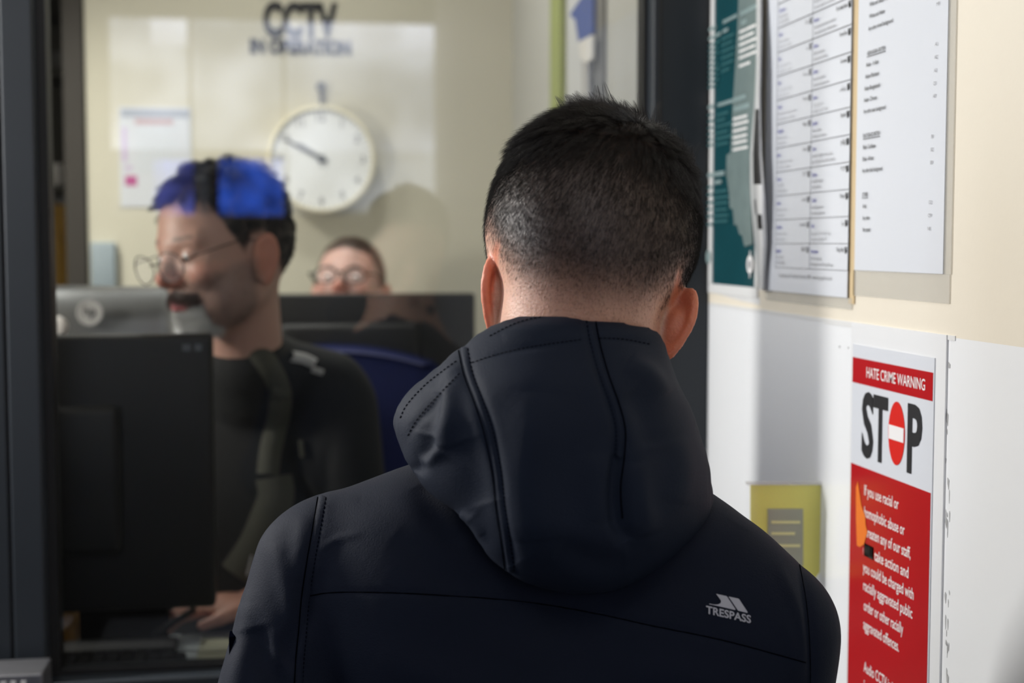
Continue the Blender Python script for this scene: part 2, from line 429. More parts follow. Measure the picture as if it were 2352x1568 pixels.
# ================================================================== THE ROOM
CZ = 2.75
struct(box('floor', (-1.9, -1.6, -.1), (WX, GY+.03, 0), M['floor']))
struct(box('floor_office', (-2.0, GY+.03, -.1), (WX, 5.4, .35), M['floor']))
struct(box('ceiling', (-2.0, -1.7, CZ), (WX+.1, 5.5, CZ+.1), M['ceiling']))
Zd = 1.518
mb = MB(); mb.box((WX, -1.7, Zd), (WX+.1, GY+.06, CZ+.05)); mb.box((WX, -1.7, -.05), (WX+.1, GY+.06, Zd), 1)
struct(mb.build('wall_right', [M['cream'], M['white']]))
struct(box('wall_office_right', (WX, GY+.06, .3), (WX+.1, 3.6, CZ), M['office_side']))
XD = atY(200, 400, 3.6).x                                            # edge of the opening at the back
mb = MB(); mb.box((XD, 3.6, .3), (WX+.1, 3.72, CZ)); mb.box((-1.25, 3.6, 2.3), (XD, 3.72, CZ)); mb.box((-2.0, 3.6, .3), (-1.25, 3.72, CZ))
struct(mb.build('wall_office_back', M['office_wall']))
struct(box('wall_office_left', (-2.1, GY+.06, .3), (-2.0, 3.72, CZ), M['office_wall']))
mb = MB(); mb.box((-1.4, 5.3, .3), (.1, 5.4, CZ)); mb.box((-1.5, 3.72, .3), (-1.4, 5.4, CZ)); mb.box((.0, 3.72, .3), (.1, 5.3, CZ))
struct(mb.build('wall_corridor', M['darkroom']))
mb = MB(); mb.box((XD-.05, 3.585, .35), (XD-.004, 3.735, 2.33)); mb.box((-1.25, 3.585, 2.28), (XD-.05, 3.735, 2.33)); mb.box((-1.29, 3.585, .35), (-1.25, 3.735, 2.33))
struct(mb.build('trim_1', M['darkwood']))
mb = MB(); mb.box((-2.0, GY-.05, -.05), (-.42, GY+.06, CZ)); mb.box((-.42, GY-.05, -.05), (WX, GY+.06, .985)); mb.box((-.42, GY-.05, 2.45), (WX, GY+.06, CZ))
struct(mb.build('wall_screen', M['cream']))
# public side shell
struct(MB().box((-2.0, -1.7, 0), (-1.9, .8, CZ)).box((-2.0, 1.7, 0), (-1.9, GY, CZ)).box((-2.0, .8, 0), (-1.9, 1.7, 1.1)).box((-2.0, .8, 2.4), (-1.9, 1.7, CZ)).build('wall_left', M['public_wall']))
yb = -1.6; yv = 2*GY-yb
def virt(px, py): p = atY(px, py, yv); return p.x, p.z
x0, ztop = virt(243, 38); x1, _ = virt(1066, 38); _, zmid = virt(600, 108); _, zlow = virt(600, 345); _, zsill = virt(600, 497)
bx0, _ = virt(352, 400); bx1, _ = virt(480, 400); bx2, _ = virt(502, 400); bx3, _ = virt(652, 400)
wx1 = x1
mb = MB(); mb.box((-1.9, yb-.12, 0), (x0, yb, CZ)); mb.box((x1, yb-.12, 0), (WX+.4, yb, CZ)); mb.box((x0, yb-.12, ztop), (x1, yb, CZ)); mb.box((x0, yb-.12, 0), (x1, yb, zsill))
struct(mb.build('wall_back', M['public_wall']))
w2 = bpy.data.objects.new('window_2', None); COL.objects.link(w2); w2.location = (0, yb-.06, zsill); struct(w2)
def pane(nm, a, b, c, d, m, y=yb-.012): box(nm, (a, y-.006, c), (b, y, d), m, w2)
ws = (x1-x0)
pane('glazing', x0+.01, x0+ws*.12, zlow, ztop, M['day'])
pane('glazing', x0+ws*.12, x0+ws*.22, zmid, ztop, M['day_hi'])
pane('glazing', x0+ws*.12, x0+ws*.22, zlow, zmid, M['day'])
pane('glazing', x0+ws*.23, x0+ws*.48, zlow, ztop, M['day'])
pane('glazing', x0+ws*.49, x1-.012, zmid, ztop, M['day_hi'])
pane('glazing', x0+ws*.49, x1-.012, zlow, zmid, M['day'])
pane('glazing', bx3+.02, x1-.05, zsill+.02, zlow, M['daydim'])
mb = MB(); mb.box((x0+ws*.222, yb-.09, zsill), (x0+ws*.232, yb-.04, ztop)); mb.box((bx1, yb-.09, zsill), (bx2, yb-.02, zlow)); mb.box((bx3, yb-.09, zsill), (bx3+.02, yb-.03, zlow))
mb.build('mullion', M['gasket'], w2)
sg = thing('blue_lit_sign', 'blue illuminated sign in the public window, mirrored in the glass screen', 'sign', (bx0, yb-.03, zsill))
box('sign_panel', (bx2, yb-.04, zsill+.005), (bx3-.003, yb-.02, zlow-.03), M['bluesign'], sg)
box('sign_panel', (bx0, yb-.04, zsill+.005), (bx1-.06, yb-.02, zlow-.04), M['bluesign2'], sg)
w3 = bpy.data.objects.new('window_3', None); COL.objects.link(w3); w3.location = (-1.95, 1.25, 1.1); struct(w3)
box('glazing', (-1.955, .8, 1.1), (-1.95, 1.7, 2.4), M['day'], w3)
MB().box((-1.97, .78, 1.08), (-1.9, .82, 2.42)).box((-1.97, 1.68, 1.08), (-1.9, 1.72, 2.42)).box((-1.97, 1.23, 1.1), (-1.93, 1.27, 2.4)).box((-1.97, .78, 1.06), (-1.88, 1.72, 1.1)).box((-1.97, .78, 2.4), (-1.9, 1.72, 2.44)).build('window_frame', M['frame'], w3)
# the glass screen
w1 = bpy.data.objects.new('window_1', None); COL.objects.link(w1); w1.location = (0, GY, 1.0); struct(w1)
xl0 = -.42; xl1 = atY(93, 700, GY-.03).x; xlg = atY(12, 700, GY-.04).x
xr0 = atY(1492, 400, GY-.03).x
zr = atY(300, 1518, GY+.04).z
mb = MB(); mb.box((xl0, GY-.045, .98), (xlg-.0015, GY+.04, 2.47), 0, .002); mb.box((xlg+.0015, GY-.045, .98), (xl1, GY+.04, 2.47), 0, .003); mb.box((xlg-.003, GY-.04, .98), (xlg+.003, GY+.04, 2.47), 1)
mb.build('post', [M['frame'], M['gasket']], w1)
mb = MB(); mb.box((xr0, GY-.045, .98), (WX, GY+.04, 2.47), 0, .003); mb.box((xr0+.008, GY-.049, .98), (xr0+.012, GY-.04, 2.47), 1); mb.build('post', [M['frame'], M['gasket']], w1)
MB().box((xl1, GY-.045, zr-.07), (xr0, GY+.04, zr), 0, .003).box((xl1, GY-.012, zr), (xr0, GY+.012, zr+.006), 1).build('rail', [M['frame'], M['gasket']], w1)
box('rail', (xl1, GY-.045, 2.40), (xr0, GY+.04, 2.47), M['frame'], w1, .003)
mb = MB(); mb.box((xl1, GY-.016, zr), (xl1+.011, GY+.03, 2.4)); mb.box((xr0-.006, GY-.016, zr), (xr0, GY+.02, 2.4)); mb.build('gasket', M['gasket'], w1)
MB().box((xl1+.002, GY-.004, zr-.02), (xr0-.002, GY+.004, 2.42)).build('pane', M['glass'], w1)
# counters
ct = box('counter_ledge', (-.29, 1.50, .955), (WX-.002, GY-.05, .985), M['counter'], None, .004); tag(ct, 'grey public counter ledge below the glass screen, in front of the standing man', 'counter')
DZ = .99
dk = thing('office_desk', 'pale grey office desk running behind the glass screen', 'desk', (-.5, 2.3, .35))
box('desk_top', (-1.5, GY+.065, DZ-.03), (WX-.005, 2.25, DZ), M['desk'], dk, .004)
for x in (-1.45, -.62, WX-.06): box('leg', (x, GY+.08, .35), (x+.045, 2.18, DZ-.03), M['steel'], dk)
dk2 = thing('rear_desk', 'desk under the wide black monitor at the back of the office', 'desk', (.1, 3.0, .35))
box('desk_top', (-.35, 2.80, DZ-.03), (WX-.005, 3.22, DZ), M['desk'], dk2, .004)
for x in (-.33, WX-.06): box('leg', (x, 2.84, .35), (x+.045, 3.18, DZ-.03), M['steel'], dk2)
# lamps
for (l, lx, ly, lz, s) in ((L_OFF_A, -.72, 2.95, 2.45, .13), (L_OFF_B, -.05, 3.05, 2.70, .11), (L_OFF_C, -1.2, 2.4, 2.70, .27)):
    t = thing('ceiling_lamp', {-.72: 'low round office lamp hanging left of the wall clock, above the frame', -.05: 'small ceiling lamp over the rear desk, above the frame', -1.2: 'wide ceiling lamp over the left end of the office desk'}[lx], 'lamp', (lx, ly, lz))
    MB().lathe((lx, ly, lz), (0, 0, 1), [(s, 0), (s*1.05, .02), (s*.9, .035), (.02, .045), (.012, CZ-lz)] if CZ-lz > .1 else [(s, 0), (s*1.05, .02), (s*.9, CZ-lz)], 32).build('lamp_housing', M['lam'], t, True)

# ================================================================== NOTICES ON THE RIGHT WALL
def poster_sheet(name, label, y_far, y_near, z0, z1, m, edge=None, th=.0022, curl=None, cat='poster', group=None, back=None):
    t = thing(name, label, cat, (WX-.001, (y_far+y_near)/2, z0), group)
    n = 14; k = 12; V = []; 
    for i in range(k+1):
        for j in range(n+1):
            u = j/n; v = i/k
            e = th+(curl(u, v) if curl else 0)
            V.append((WX-e, y_far+(y_near-y_far)*u, z0+(z1-z0)*v))
    Fc = [(i*(n+1)+j, i*(n+1)+j+1, (i+1)*(n+1)+j+1, (i+1)*(n+1)+j) for i in range(k) for j in range(n)]
    nv = len(V); V += [(x+.0009, y, z) for x, y, z in V]; Fc += [tuple(q+nv for q in f[::-1]) for f in Fc]
    b = [j for j in range(n+1)]+[i*(n+1)+n for i in range(1, k+1)]+[k*(n+1)+j for j in range(n-1, -1, -1)]+[i*(n+1) for i in range(k-1, 0, -1)]
    Fc += [(b[i], b[i]+nv, b[(i+1) % len(b)]+nv, b[(i+1) % len(b)]) for i in range(len(b))]
    o = mesh('sheet', V, Fc, m, t, False)
    if curl:
        o.data.shade_smooth(); o.data.set_sharp_from_angle(angle=math.radians(30))
    return t
# A: list of backgrounds (nearest upper notice)
ya, yb_ = wy(1968), wy(2172); z0 = wp(1968, 620).z
pa = poster_sheet('background_notice', 'white laminated notice listing Asian, Black and other background codes, nearest of the upper notices', ya, yb_, z0, z0+.42, M['paper'])
mb = MB(); mi = {}
CO = [("White and Black African", 1996.6, 15.6, 2033, 'M2'), ("White and Asian", 1995.7, 43, 2021, 'M3'), ("Any other mixed background", 1994, 71, 2040, 'M9'),
      ("ASIAN/ASIAN BRITISH", 1991, 128, 2024, None), ("Asian - Indian", 1989, 154, 2009, 'A1'), ("Asian-Pakistani", 1987, 181, 2011, 'A2'), ("Asian-Bangladeshi", 1985, 208.6, 2014, 'A3'),
      ("Asian- Chinese", 1984, 235, 2007, 'O1'), ("Any other asian background", 1983, 261, 2027, 'A9'), ("BLACK/BLACK BRITISH", 1982, 317, 2015, None), ("Black- Caribbean", 1982, 343, 2006, 'B1'),
      ("Black- African", 1981, 370, 2002, 'B2'), ("Any other black background", 1980, 396.6, 2022, 'B9'), ("OTHER", 1980, 452, 1990.5, None), ("Arab", 1981, 478, 1987.5, 'O2'), ("Any other", 1981, 505, 1995.5, 'O9'), ("Not stated", 1981, 532, 1997, 'NS')]
yl = wy(1986, .003)
for s, px, py, px2, code in CO:
    p = wp(px, py, .0032); w = p.y-wy(px2, .0032)
    text(mb, s, p, RA, UPZ, .0043, w*1.02, .006)
    if code is None: wquad(mb, p.y, p.y-w*1.02, p.z-.0016, p.z-.001, .0034)
    else:
        text(mb, code, (WX-.0032, wy(2129+(560-py)*.022, .0032), p.z), RA, UPZ, .0034, None, 0, mi=1)
mb.build('printed_text', [M['ink'], M['inkgrey']], pa)
MB().box((WX-.0016, yb_-.012, z0-.026), (WX-.0008, ya+.004, z0)).box((WX-.0016, yb_-.014, z0), (WX-.0008, yb_, z0+.25)).build('tape_edge', M['tape'], pa)
# B: language identification poster
yB0, yB1 = wy(1766), wy(1956); zB0 = wp(1956, 684).z
curlB = lambda u, v: .004*(1-v)**3*math.sin(u*5)+.012*max(0, .12-u)*8*(.3+v)*.5+.003*(u > .9)
pb = poster_sheet('language_poster', 'white laminated language chart ruled into two columns of greetings', yB0, yB1, zB0, zB0+.44, M['paper'], th=.003, curl=lambda u, v: .0012*(1-v)**2+.003*max(0, .10-u)*8)
rows = [1.852-.02795*i for i in range(11)]
xr_, xm_, xl_ = wy(1948, .0046), wy(1859, .0046), wy(1780, .0046)
mb = MB()
E0 = .0046
for i, z in enumerate(rows+[rows[0]+.02795]):
    wquad(mb, xl_, xr_, z-.00025, z+.00025, E0)
for y in (xr_, ): wquad(mb, y-.0003, y+.0003, rows[-1], 2.0, E0)
for y in (xm_, xl_): wquad(mb, y-.00012, y+.00012, rows[-1], 2.0, E0, 2)
R_ = [("Russian", "Русский язык", "Укажите, на каком языке вы говорите.", "Сейчас вам вызовут переводчика."), ("Slovak", "Slovenčina", "Ukážte na svoj jazyk.", "Zavoláme vám tlmočníka."), ("Somali", "Soomaali", "Farta ku fiiq luqadaada.", "Turjumaan ayaa laguugu yeeri."),
      ("Sorani", "سۆرانی", "تکایە زمانەکەت", "وەرگێڕێک بانگ دەکرێت"), ("Spanish", "Español", "Señale su idioma.", "Se llamará a un intérprete."), ("Tamil", "தமிழ்", "உங்கள் மொழியை காட்டவும்", "ஒரு மொழிபெயர்ப்பாளர் வருவார்"),
      ("Tigrinya", "ትግርኛ", "ናብ ቋንቋኹም ኣመልክቱ", "ተርጓማይ ክጽዋዕ እዩ"), ("Turkish", "Türkçe", "Kendi dilinizi gösteriniz.", "Bir tercüman çağrılacaktır."), ("Urdu", "اردو", "اپنی زبان کی طرف اشارہ کریں", "مترجم کو بلایا جائے گا"), ("Vietnamese", "Tiếng Việt", "Xin chỉ vào ngôn ngữ", "Một thông dịch viên sẽ được gọi đến ngay.")]
L_ = [("Czech", "Česky", "Ukažte na svůj jazyk.", "Zavoláme vám tlumočníka."), ("Dari", "دری", "زبان خود را نشان دهید", "ترجمان خواسته می شود"), ("Farsi", "فارسی", "به زبان خود اشاره کنید", "مترجم خبر خواهد شد"), ("French", "Français", "Montrez-nous quelle langue vous parlez.", "Nous vous fournirons un interprète."),
      ("Hungarian", "Magyar", "Mutasson a nyelvére.", "Tolmácsot hívunk."), ("Italian", "Italiano", "Faccia vedere qual è la sua lingua.", "Un interprete sarà chiamato."), ("Korean", "한국어", "귀하의 언어를", "통역을 부르겠습니다"), ("Latvian", "Latviski", "Norādiet savu valodu.", "Tiks izsaukts tulks."),
      ("Lithuanian", "Lietuviškai", "Parodykite savo kalbą.", "Iškviesime vertėją."), ("Mandarin", "普通话", "请指认您的语言", "以便为您安排翻译")]
def cell(z, yL, yR, row, g, nb, gb):
    nm, nat, a, b = row
    def T(s, y, zz, h, wmax, al, bold, m):
        V, _ = glyphs(s, bold); w = (V[:, 0].max()-V[:, 0].min())*h/.70*.78
        text(mb, s, (WX-E0, y, zz), RA, UPZ, h, min(w, wmax), bold, al, m)
    T(nm, yL-.004, z-.0105, .0042, .04, 'l', .012, nb)
    T(nat, yR+.012, z-.0085, .0042, .03, 'r', .004, gb)
    T(a, yL-.004, z-.0178, .0034, .062, 'l', 0, g); T(b, yL-.004, z-.0242, .0034, .066, 'l', 0, g)
    y0 = yR+.0095; wquad(mb, y0, y0-.0058, z-.0035, z-.0041, E0, gb); wquad(mb, y0-.0052, y0-.0058, z-.0041, z-.0095, E0, gb)
    wquad(mb, y0-.001, y0-.0035, z-.0062, z-.0105, E0, gb); wquad(mb, y0, y0-.0018, z-.0042, z-.007, E0, gb)
for i, r in enumerate(R_): cell(rows[i], xm_, xr_, r, 1, 3, 0)
for i, r in enumerate(L_): cell(rows[i], xl_, xm_, r, 2, 3, 1)
cell(rows[0]+.02795, xl_, xm_, ("Cantonese", "廣東話", "請指認您的語言", "以便為您安排翻譯"), 2, 3, 1)
cell(rows[0]+.02795, xm_, xr_, ("Romanian", "Română", "Indicaţi limba pe care o vorbiţi.", "Veţi fi pus în legătură cu un interpret."), 1, 3, 0)
text(mb, "Interpreting and Translation Services, 0800 - www.languageline.co.uk", (WX-E0, wy(1790, E0), 1.5615), RA, UPZ, .0045, wy(1790, E0)-wy(1912, E0), 0, 'l', 1)
mb.build('printed_chart', [M['ink'], M['inkgrey'], M['inkfade'], M['inkblue']], pb)
# tan card strip between the two and a strip behind
MB().box((WX-.0016, wy(1967), zB0-.006), (WX-.0003, wy(1954), zB0+.45)).build('card_backing', M['tan'], pb)
MB().box((WX-.0018, wy(1962), zB0-.012), (WX-.0008, yB0+.002, zB0)).build('tape_edge', M['tape'], pb)
# C: teal poster next to the frame
yC0 = GY-.052; yC1 = wy(1746); zC0 = wp(1740, 664).z; zCb = wp(1745, 684).z
pc = poster_sheet('teal_poster', 'dark teal laminated poster with white text columns beside the dark frame', yC0, yC1+.006, zC0, zC0+.46, M['green'])
mb = MB()
for (a, b, c, d) in ((yC0, yC0-.016, zC0+.0025, 2.1), (yC1+.010, yC1, zC0+.0025, 2.1), (yC0, yC1, zCb, zC0+.002)): mb.box((WX-.0036, min(a, b), c), (WX-.0001, max(a, b), d))
mb.build('clear_border', M['lam'], pc)
mb = MB()
def blk(px0, px1, pys, m, lens=None, th=.0032):
    a = wy(px0, .0042); bb = wy(px1, .0042)
    for i, py in enumerate(pys):
        z = wp((px0+px1)/2, py, .0042).z; l = 1 if lens is None else lens[i % len(lens)]
        # each printed line is a row of small word bars
        y = a; e = a+(bb-a)*l; rr = random.Random(int(py*7+px0))
        while y > e+.002:
            w = rr.uniform(.004, .012); y2 = max(y-w, e); wquad(mb, y, y2, z-th/2, z+th/2, .0042, m); y = y2-.0014
blk(1620, 1648, list(range(103, 200, 12)), 0, [1, .9, .95, .8, .85]); blk(1621, 1640, [68], 1, th=.0046); blk(1620, 1650, [86], 1, th=.0046)
blk(1653, 1684, [86, 100, 115, 130, 145, 160], 0, [.9, .8, 1, .95, .9, .6]); blk(1655, 1687, [46], 1, th=.0046); blk(1655, 1668, [72], 1, th=.0046)
blk(1693, 1731, [68, 83, 98, 113, 128, 147], 2, [1, .85, 1, .95, 1, .65]); blk(1695, 1733, [25], 1, th=.005); blk(1697, 1708, [53], 1, th=.005)
blk(1610, 1637, [248], 1, th=.005); blk(1645, 1682, [237], 1, th=.005); blk(1683, 1708, [226], 1, th=.005); blk(1683, 1717, [247], 1, th=.006)
blk(1608, 1635, [267, 281, 296, 310, 323, 336], 0, [.9, 1, .95, .85]); blk(1643, 1677, [261, 274, 288, 303, 316, 330], 0, [.8, .6, 1, .8, 1])
blk(1681, 1716, [270, 283, 298, 313, 326, 341], 2, [.9, 1, .95, .9])
blk(1604, 1636, [404], 1, th=.005); blk(1637, 1663, [399], 1, th=.006); blk(1640, 1655, [418], 1, th=.005)
blk(1606, 1637, [431, 448, 466, 481, 497, 516], 0, [.9, 1, .95, .9]); blk(1638, 1672, [439, 453, 466, 481, 495, 508], 0, [.9, 1, .95])
mb.build('printed_text', [M['greenline'], M['greenhead'], M['cwhite']], pc)
# reflection on the laminate, painted as a pale patch with a ragged edge
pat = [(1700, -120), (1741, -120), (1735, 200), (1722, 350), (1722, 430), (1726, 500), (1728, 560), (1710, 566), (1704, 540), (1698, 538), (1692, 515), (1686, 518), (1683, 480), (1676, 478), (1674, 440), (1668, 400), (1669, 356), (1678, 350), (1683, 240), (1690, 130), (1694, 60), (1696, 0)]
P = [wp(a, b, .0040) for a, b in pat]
MB().slab(P, (.0006, 0, 0)).build('reflection_patch', M['greenreflect'], pc)
c0 = wp(1723, 607, .0044)
mb = MB(); mb.lathe(c0, (-1, 0, 0), [(.0115, 0), (.0115, .0006)], 32); mb.lathe(c0, (-1, 0, 0), [(.0055, .0006), (.0055, .0011)], 24, 1); mb.box((WX-.0048, c0.y-.0015, c0.z-.017), (WX-.0044, c0.y+.0015, c0.z+.017)); mb.lathe(wp(1627, 590, .0044), (-1, 0, 0), [(.009, 0), (.009, .0006)], 24, 2)
mb.build('round_emblem', [M['cwhite'], M['inkgrey'], M['greenhead']], pc)
# D: curled leaflet between the teal poster and the chart
pd = thing('curled_leaflet', 'peeling white leaflet with a dark printed figure, curled off the wall beside the teal poster', 'leaflet', (WX-.01, wy(1745), 1.56))
V = []; Fc = []; n = 22; k = 8; mi_ = []
for i in range(n+1):
    t = i/n; py = 665-t*760
    pl = np.interp(py, [-100, 150, 230, 350, 440, 560, 665], [1738, 1736, 1733, 1723, 1723, 1733, 1742])
    pr = np.interp(py, [-100, 150, 230, 350, 440, 560, 665], [1752, 1747, 1745, 1748, 1755, 1760, 1756])
    for j in range(k+1):
        u = j/k; e = .008+.018*math.sin(math.pi*min(u*1.1, 1))*(.5+.5*math.sin(math.pi*t)); e = .006+.012*u*math.sin(math.pi*t)+.008*math.sin(math.pi*u)
        V.append(wp(pl+(pr-pl)*u, py, e))
for i in range(n):
    for j in range(k):
        Fc.append((i*(k+1)+j, i*(k+1)+j+1, (i+1)*(k+1)+j+1, (i+1)*(k+1)+j)); t = (i+.5)/n; py = 665-t*760
        mi_.append(1 if (250 < py < 430 and 2 <= j <= 6) or (480 < py < 540 and 3 <= j <= 5) or (455 < py < 500 and j == 2) else 0)
nv = len(V); V += [Vector(p)+Vector((.0008, 0, 0)) for p in V]; Fc += [tuple(q+nv for q in f[::-1]) for f in Fc]; mi_ += [0]*len(mi_)
mesh('leaf', V, Fc, None, pd, True, [M['lam'], M['inkgrey']], mi_)
for p in pd.children: p.data.materials[1] = M['black']
# E: hate crime poster
yE0, yE1 = wy(1970), wy(2157)
zt = wp(1970, 790).z; zr0 = wp(1970, 820).z; zr1 = wp(1966, 877).z; zs = wp(1965, 1063).z; zb = 1.02
pe = poster_sheet('hate_crime_poster', 'red and white hate crime warning poster with a large STOP heading', yE0+.001, yE1-.002, zb, zt, M['paper'], th=.003)
MB().box((WX-.0034, yE1, zr1), (WX-.0028, yE0, zr0)).box((WX-.0034, yE1, zb+.004), (WX-.0028, yE0, zs)).build('red_panel', M['red'], pe)
MB().box((WX-.0020, yE1-.022, zb-.02), (WX-.0000, yE0+.008, zt+.022)).build('clear_sleeve', mat('clear_sleeve', (.74, .745, .75), .15), pe)
mb = MB(); E1 = .0036
def fitw(s, px, py, px2, h, bold=.02, mi=0, mbb=None, e=E1):
    p = wp(px, py, e); text(mbb or mb, s, p, RA, UPZ, h, abs(p.y-wy(px2, e)), bold, 'l', mi)
fitw("HATE CRIME WARNING", 1990, 866, 2131, .0105, .006)
TX = [("If you use racial or", 1985, 1136, 2075), ("homophobic abuse or", 1985, 1186, 2090), ("threaten any of our staff,", 1984, 1229, 2105), ("you could be charged with", 1982, 1312, 2114), ("racially aggravated public", 1983, 1354, 2112), ("order or other racially", 1984, 1400, 2091), ("aggravated offences.", 1983, 1443, 2082), ("Audio CCTV is in operation", 1984, 1541, 2121), ("in this area.", 1984, 1583, 2060)]
for s, a, b, c in TX: fitw(s, a, b, c, .0108, .007)
fitw("we", 1982, 1272, 1995, .0108, .007); p1 = wp(1982, 1272, E1)
text(mb, "take action and", (WX-E1, wy(2021, E1), p1.z), RA, UPZ, .0108, wy(2021, E1)-wy(2101, E1), .007)
mb.build('white_lettering', M['cwhite'], pe)
mb = MB(); zS = wp(1985, 1040).z; hS = .062
for ch, a, b in (("S", 1986, 2013), ("T", 2012, 2046), ("P", 2092, 2126)):
    text(mb, ch, (WX-E1, wy(a, E1), zS), RA, UPZ, hS, wy(a, E1)-wy(b, E1), .03)
text(mb, "WILL", (WX-E1-.0004, wy(1997, E1), p1.z), RA, UPZ, .0112, wy(1997, E1)-wy(2018, E1), .025, mi=0)
wquad(mb, wy(1996, E1), wy(2019, E1), p1.z-.001, p1.z+.0122, E1-.0002, 1)
mb.build('black_lettering', [M['ink'], M['blackmatte']], pe)
yc = (wy(2048, E1)+wy(2086, E1))/2; ry = (wy(2048, E1)-wy(2086, E1))/2; rz = .0305; zc = zS+.031
V = [(WX-E1, yc+ry*math.cos(2*math.pi*k/48), zc+rz*math.sin(2*math.pi*k/48)) for k in range(48)]
MB().slab(V, (.0004, 0, 0)).build('stop_disc', M['signred'], pe)
MB().box((WX-E1-.0004, yc-ry*.9, zc-.0068), (WX-E1, yc+ry*.9, zc+.0068)).build('stop_bar', M['cwhite'], pe)
sc = [(1966, 1120), (1970, 1105), (1978, 1160), (1987, 1185), (1988, 1205), (1992, 1222), (1984, 1250), (1975, 1256), (1968, 1252), (1966, 1190)]
MB().slab([wp(a, b, .0041) for a, b in sc], (.0003, 0, 0)).build('orange_scuff', M['orange'], pe)
# marks where old notices were torn off: tape and scuffs of the wall
rr = random.Random(3); mb = MB()
for i in range(34):
    px = 2176+rr.uniform(-5, 5); py = rr.uniform(1050, 1560) if i > 10 else rr.uniform(830, 1050); p = wp(px, py, .0004)
    if py > 1100 or rr.random() < .6: w_ = rr.choice((.0004, .0008, .0018)); mb.slab([(WX-.0004, p.y-w_*rr.uniform(.2, 1), p.z-rr.uniform(.002, .012)), (WX-.0004, p.y+w_, p.z-rr.uniform(0, .004)), (WX-.0004, p.y+w_*rr.uniform(0, 1), p.z+.002), (WX-.0004, p.y-w_, p.z)], (.0003, 0, 0))
for px, py in ((1927, 795), (1948, 797), (1992, 760), (2005, 767), (2020, 763), (2026, 758), (2095, 778), (2103, 782)):
    p = wp(px, py, .0004); mb.box((WX-.0006, p.y-.003*rr.random()-.0004, p.z-.0004-.002*rr.random()), (WX-.0001, p.y, p.z+.0006))
tag(mb.build('glue_mark', mat('glue_grey', (.36, .36, .36), .8)), 'dark broken streaks of old glue on the white wall beside the red poster', 'mark', kind='stuff')
struct(MB().box((WX-.0009, wy(2200), Zd-.0025), (WX, GY-.05, Zd+.0018)).box((WX-.0012, wy(1990), Zd-.004), (WX, wy(1900), Zd+.001)).build('trim_2', M['lam']))
# torn tape below the upper notices
tag(MB().slab([wp(a, b, .0006) for a, b in ((1612, 664), (1700, 690), (1745, 700), (1745, 684), (1700, 672), (1612, 655))], (.0004, 0, 0)).build('torn_tape', M['lam']), 'strip of torn white tape under the teal poster', 'tape')
print('walls ok')
# ================================================================== OFFICE CONTENTS
BY = 3.6
def bp(px, py, e=0): return atY(px, py, BY-e)
XA = Vector((1, 0, 0))
mb = MB(); p = bp(604, 74, .004); q = bp(776, 80, .004)
text(mb, "CCTV", (p.x, BY-.004, p.z-.006), XA, UPZ, .078, q.x-p.x, .055)
p = bp(574, 118, .004); q = bp(806, 118, .004)
text(mb, "IN OPERATION", (p.x, BY-.004, p.z-.002), XA, UPZ, .032, q.x-p.x, .06)
tag(mb.build('wall_lettering', M['ink']), 'black CCTV IN OPERATION lettering on the cream wall above the clock', 'sign')
# clock
cc = bp(737, 368); RAD = (bp(859, 368).x-bp(613, 368).x)/2
ck = thing('wall_clock', 'round cream-rimmed wall clock with a white face reading ten to ten', 'clock', (cc.x, BY, cc.z))
cy = BY-.06
MB().lathe((cc.x, BY-.001, cc.z), (0, -1, 0), [(RAD*.93, 0), (RAD*.99, .03), (RAD, .05), (RAD*.985, .06), (RAD*.93, .062), (RAD*.92, .048)], 64).build('rim', M['clockrim'], ck, True)
MB().lathe((cc.x, BY-.052, cc.z), (0, -1, 0), [(RAD*.925, 0), (RAD*.925, .003)], 64).build('dial', M['clockface'], ck)
mb = MB()
for h in range(12):
    a = math.radians(30*h); r = RAD*.76; s = str(h if h else 12)
    text(mb, s, (cc.x+r*math.sin(a), BY-.0558, cc.z+r*math.cos(a)-.009), XA, UPZ, .018, None, .02, 'c')
for h in range(60):
    a = math.radians(6*h); d = Vector((math.sin(a), 0, math.cos(a))); n_ = Vector((math.cos(a), 0, -math.sin(a))); w = .0012 if h % 5 else .002
    o_ = Vector((cc.x, BY-.0558, cc.z)); mb.add([o_+d*RAD*.86-n_*w, o_+d*RAD*.86+n_*w, o_+d*RAD*.9+n_*w, o_+d*RAD*.9-n_*w], [(0, 1, 2, 3)])
mb.build('numerals', M['inkgrey'], ck)
def hand(ang, L, w, nm, m):
    a = math.radians(ang); d = Vector((math.sin(a), 0, math.cos(a))); n_ = Vector((math.cos(a), 0, -math.sin(a))); o_ = Vector((cc.x, BY-.058, cc.z))
    MB().slab([o_-d*L*.15-n_*w, o_-d*L*.15+n_*w, o_+d*L+n_*w*.6, o_+d*L-n_*w*.6], (0, -.0012, 0)).build(nm, m, ck)
hand(-62, RAD*.74, .0042, 'minute_hand', M['ink']); hand(-57, RAD*.5, .0055, 'hour_hand', M['inkgrey'])
MB().lathe((cc.x, BY-.058, cc.z), (0, -1, 0), [(.010, 0), (.010, .004)], 24).build('hub', M['ink'], ck)
p = bp(737, 200); MB().lathe((p.x, BY, p.z), (0, -1, 0), [(.012, 0), (.012, .02), (.009, .028)], 20).box((p.x-.004, BY-.014, cc.z+RAD*.97), (p.x+.004, BY-.006, p.z)).build('hook', M['greycard'], ck)
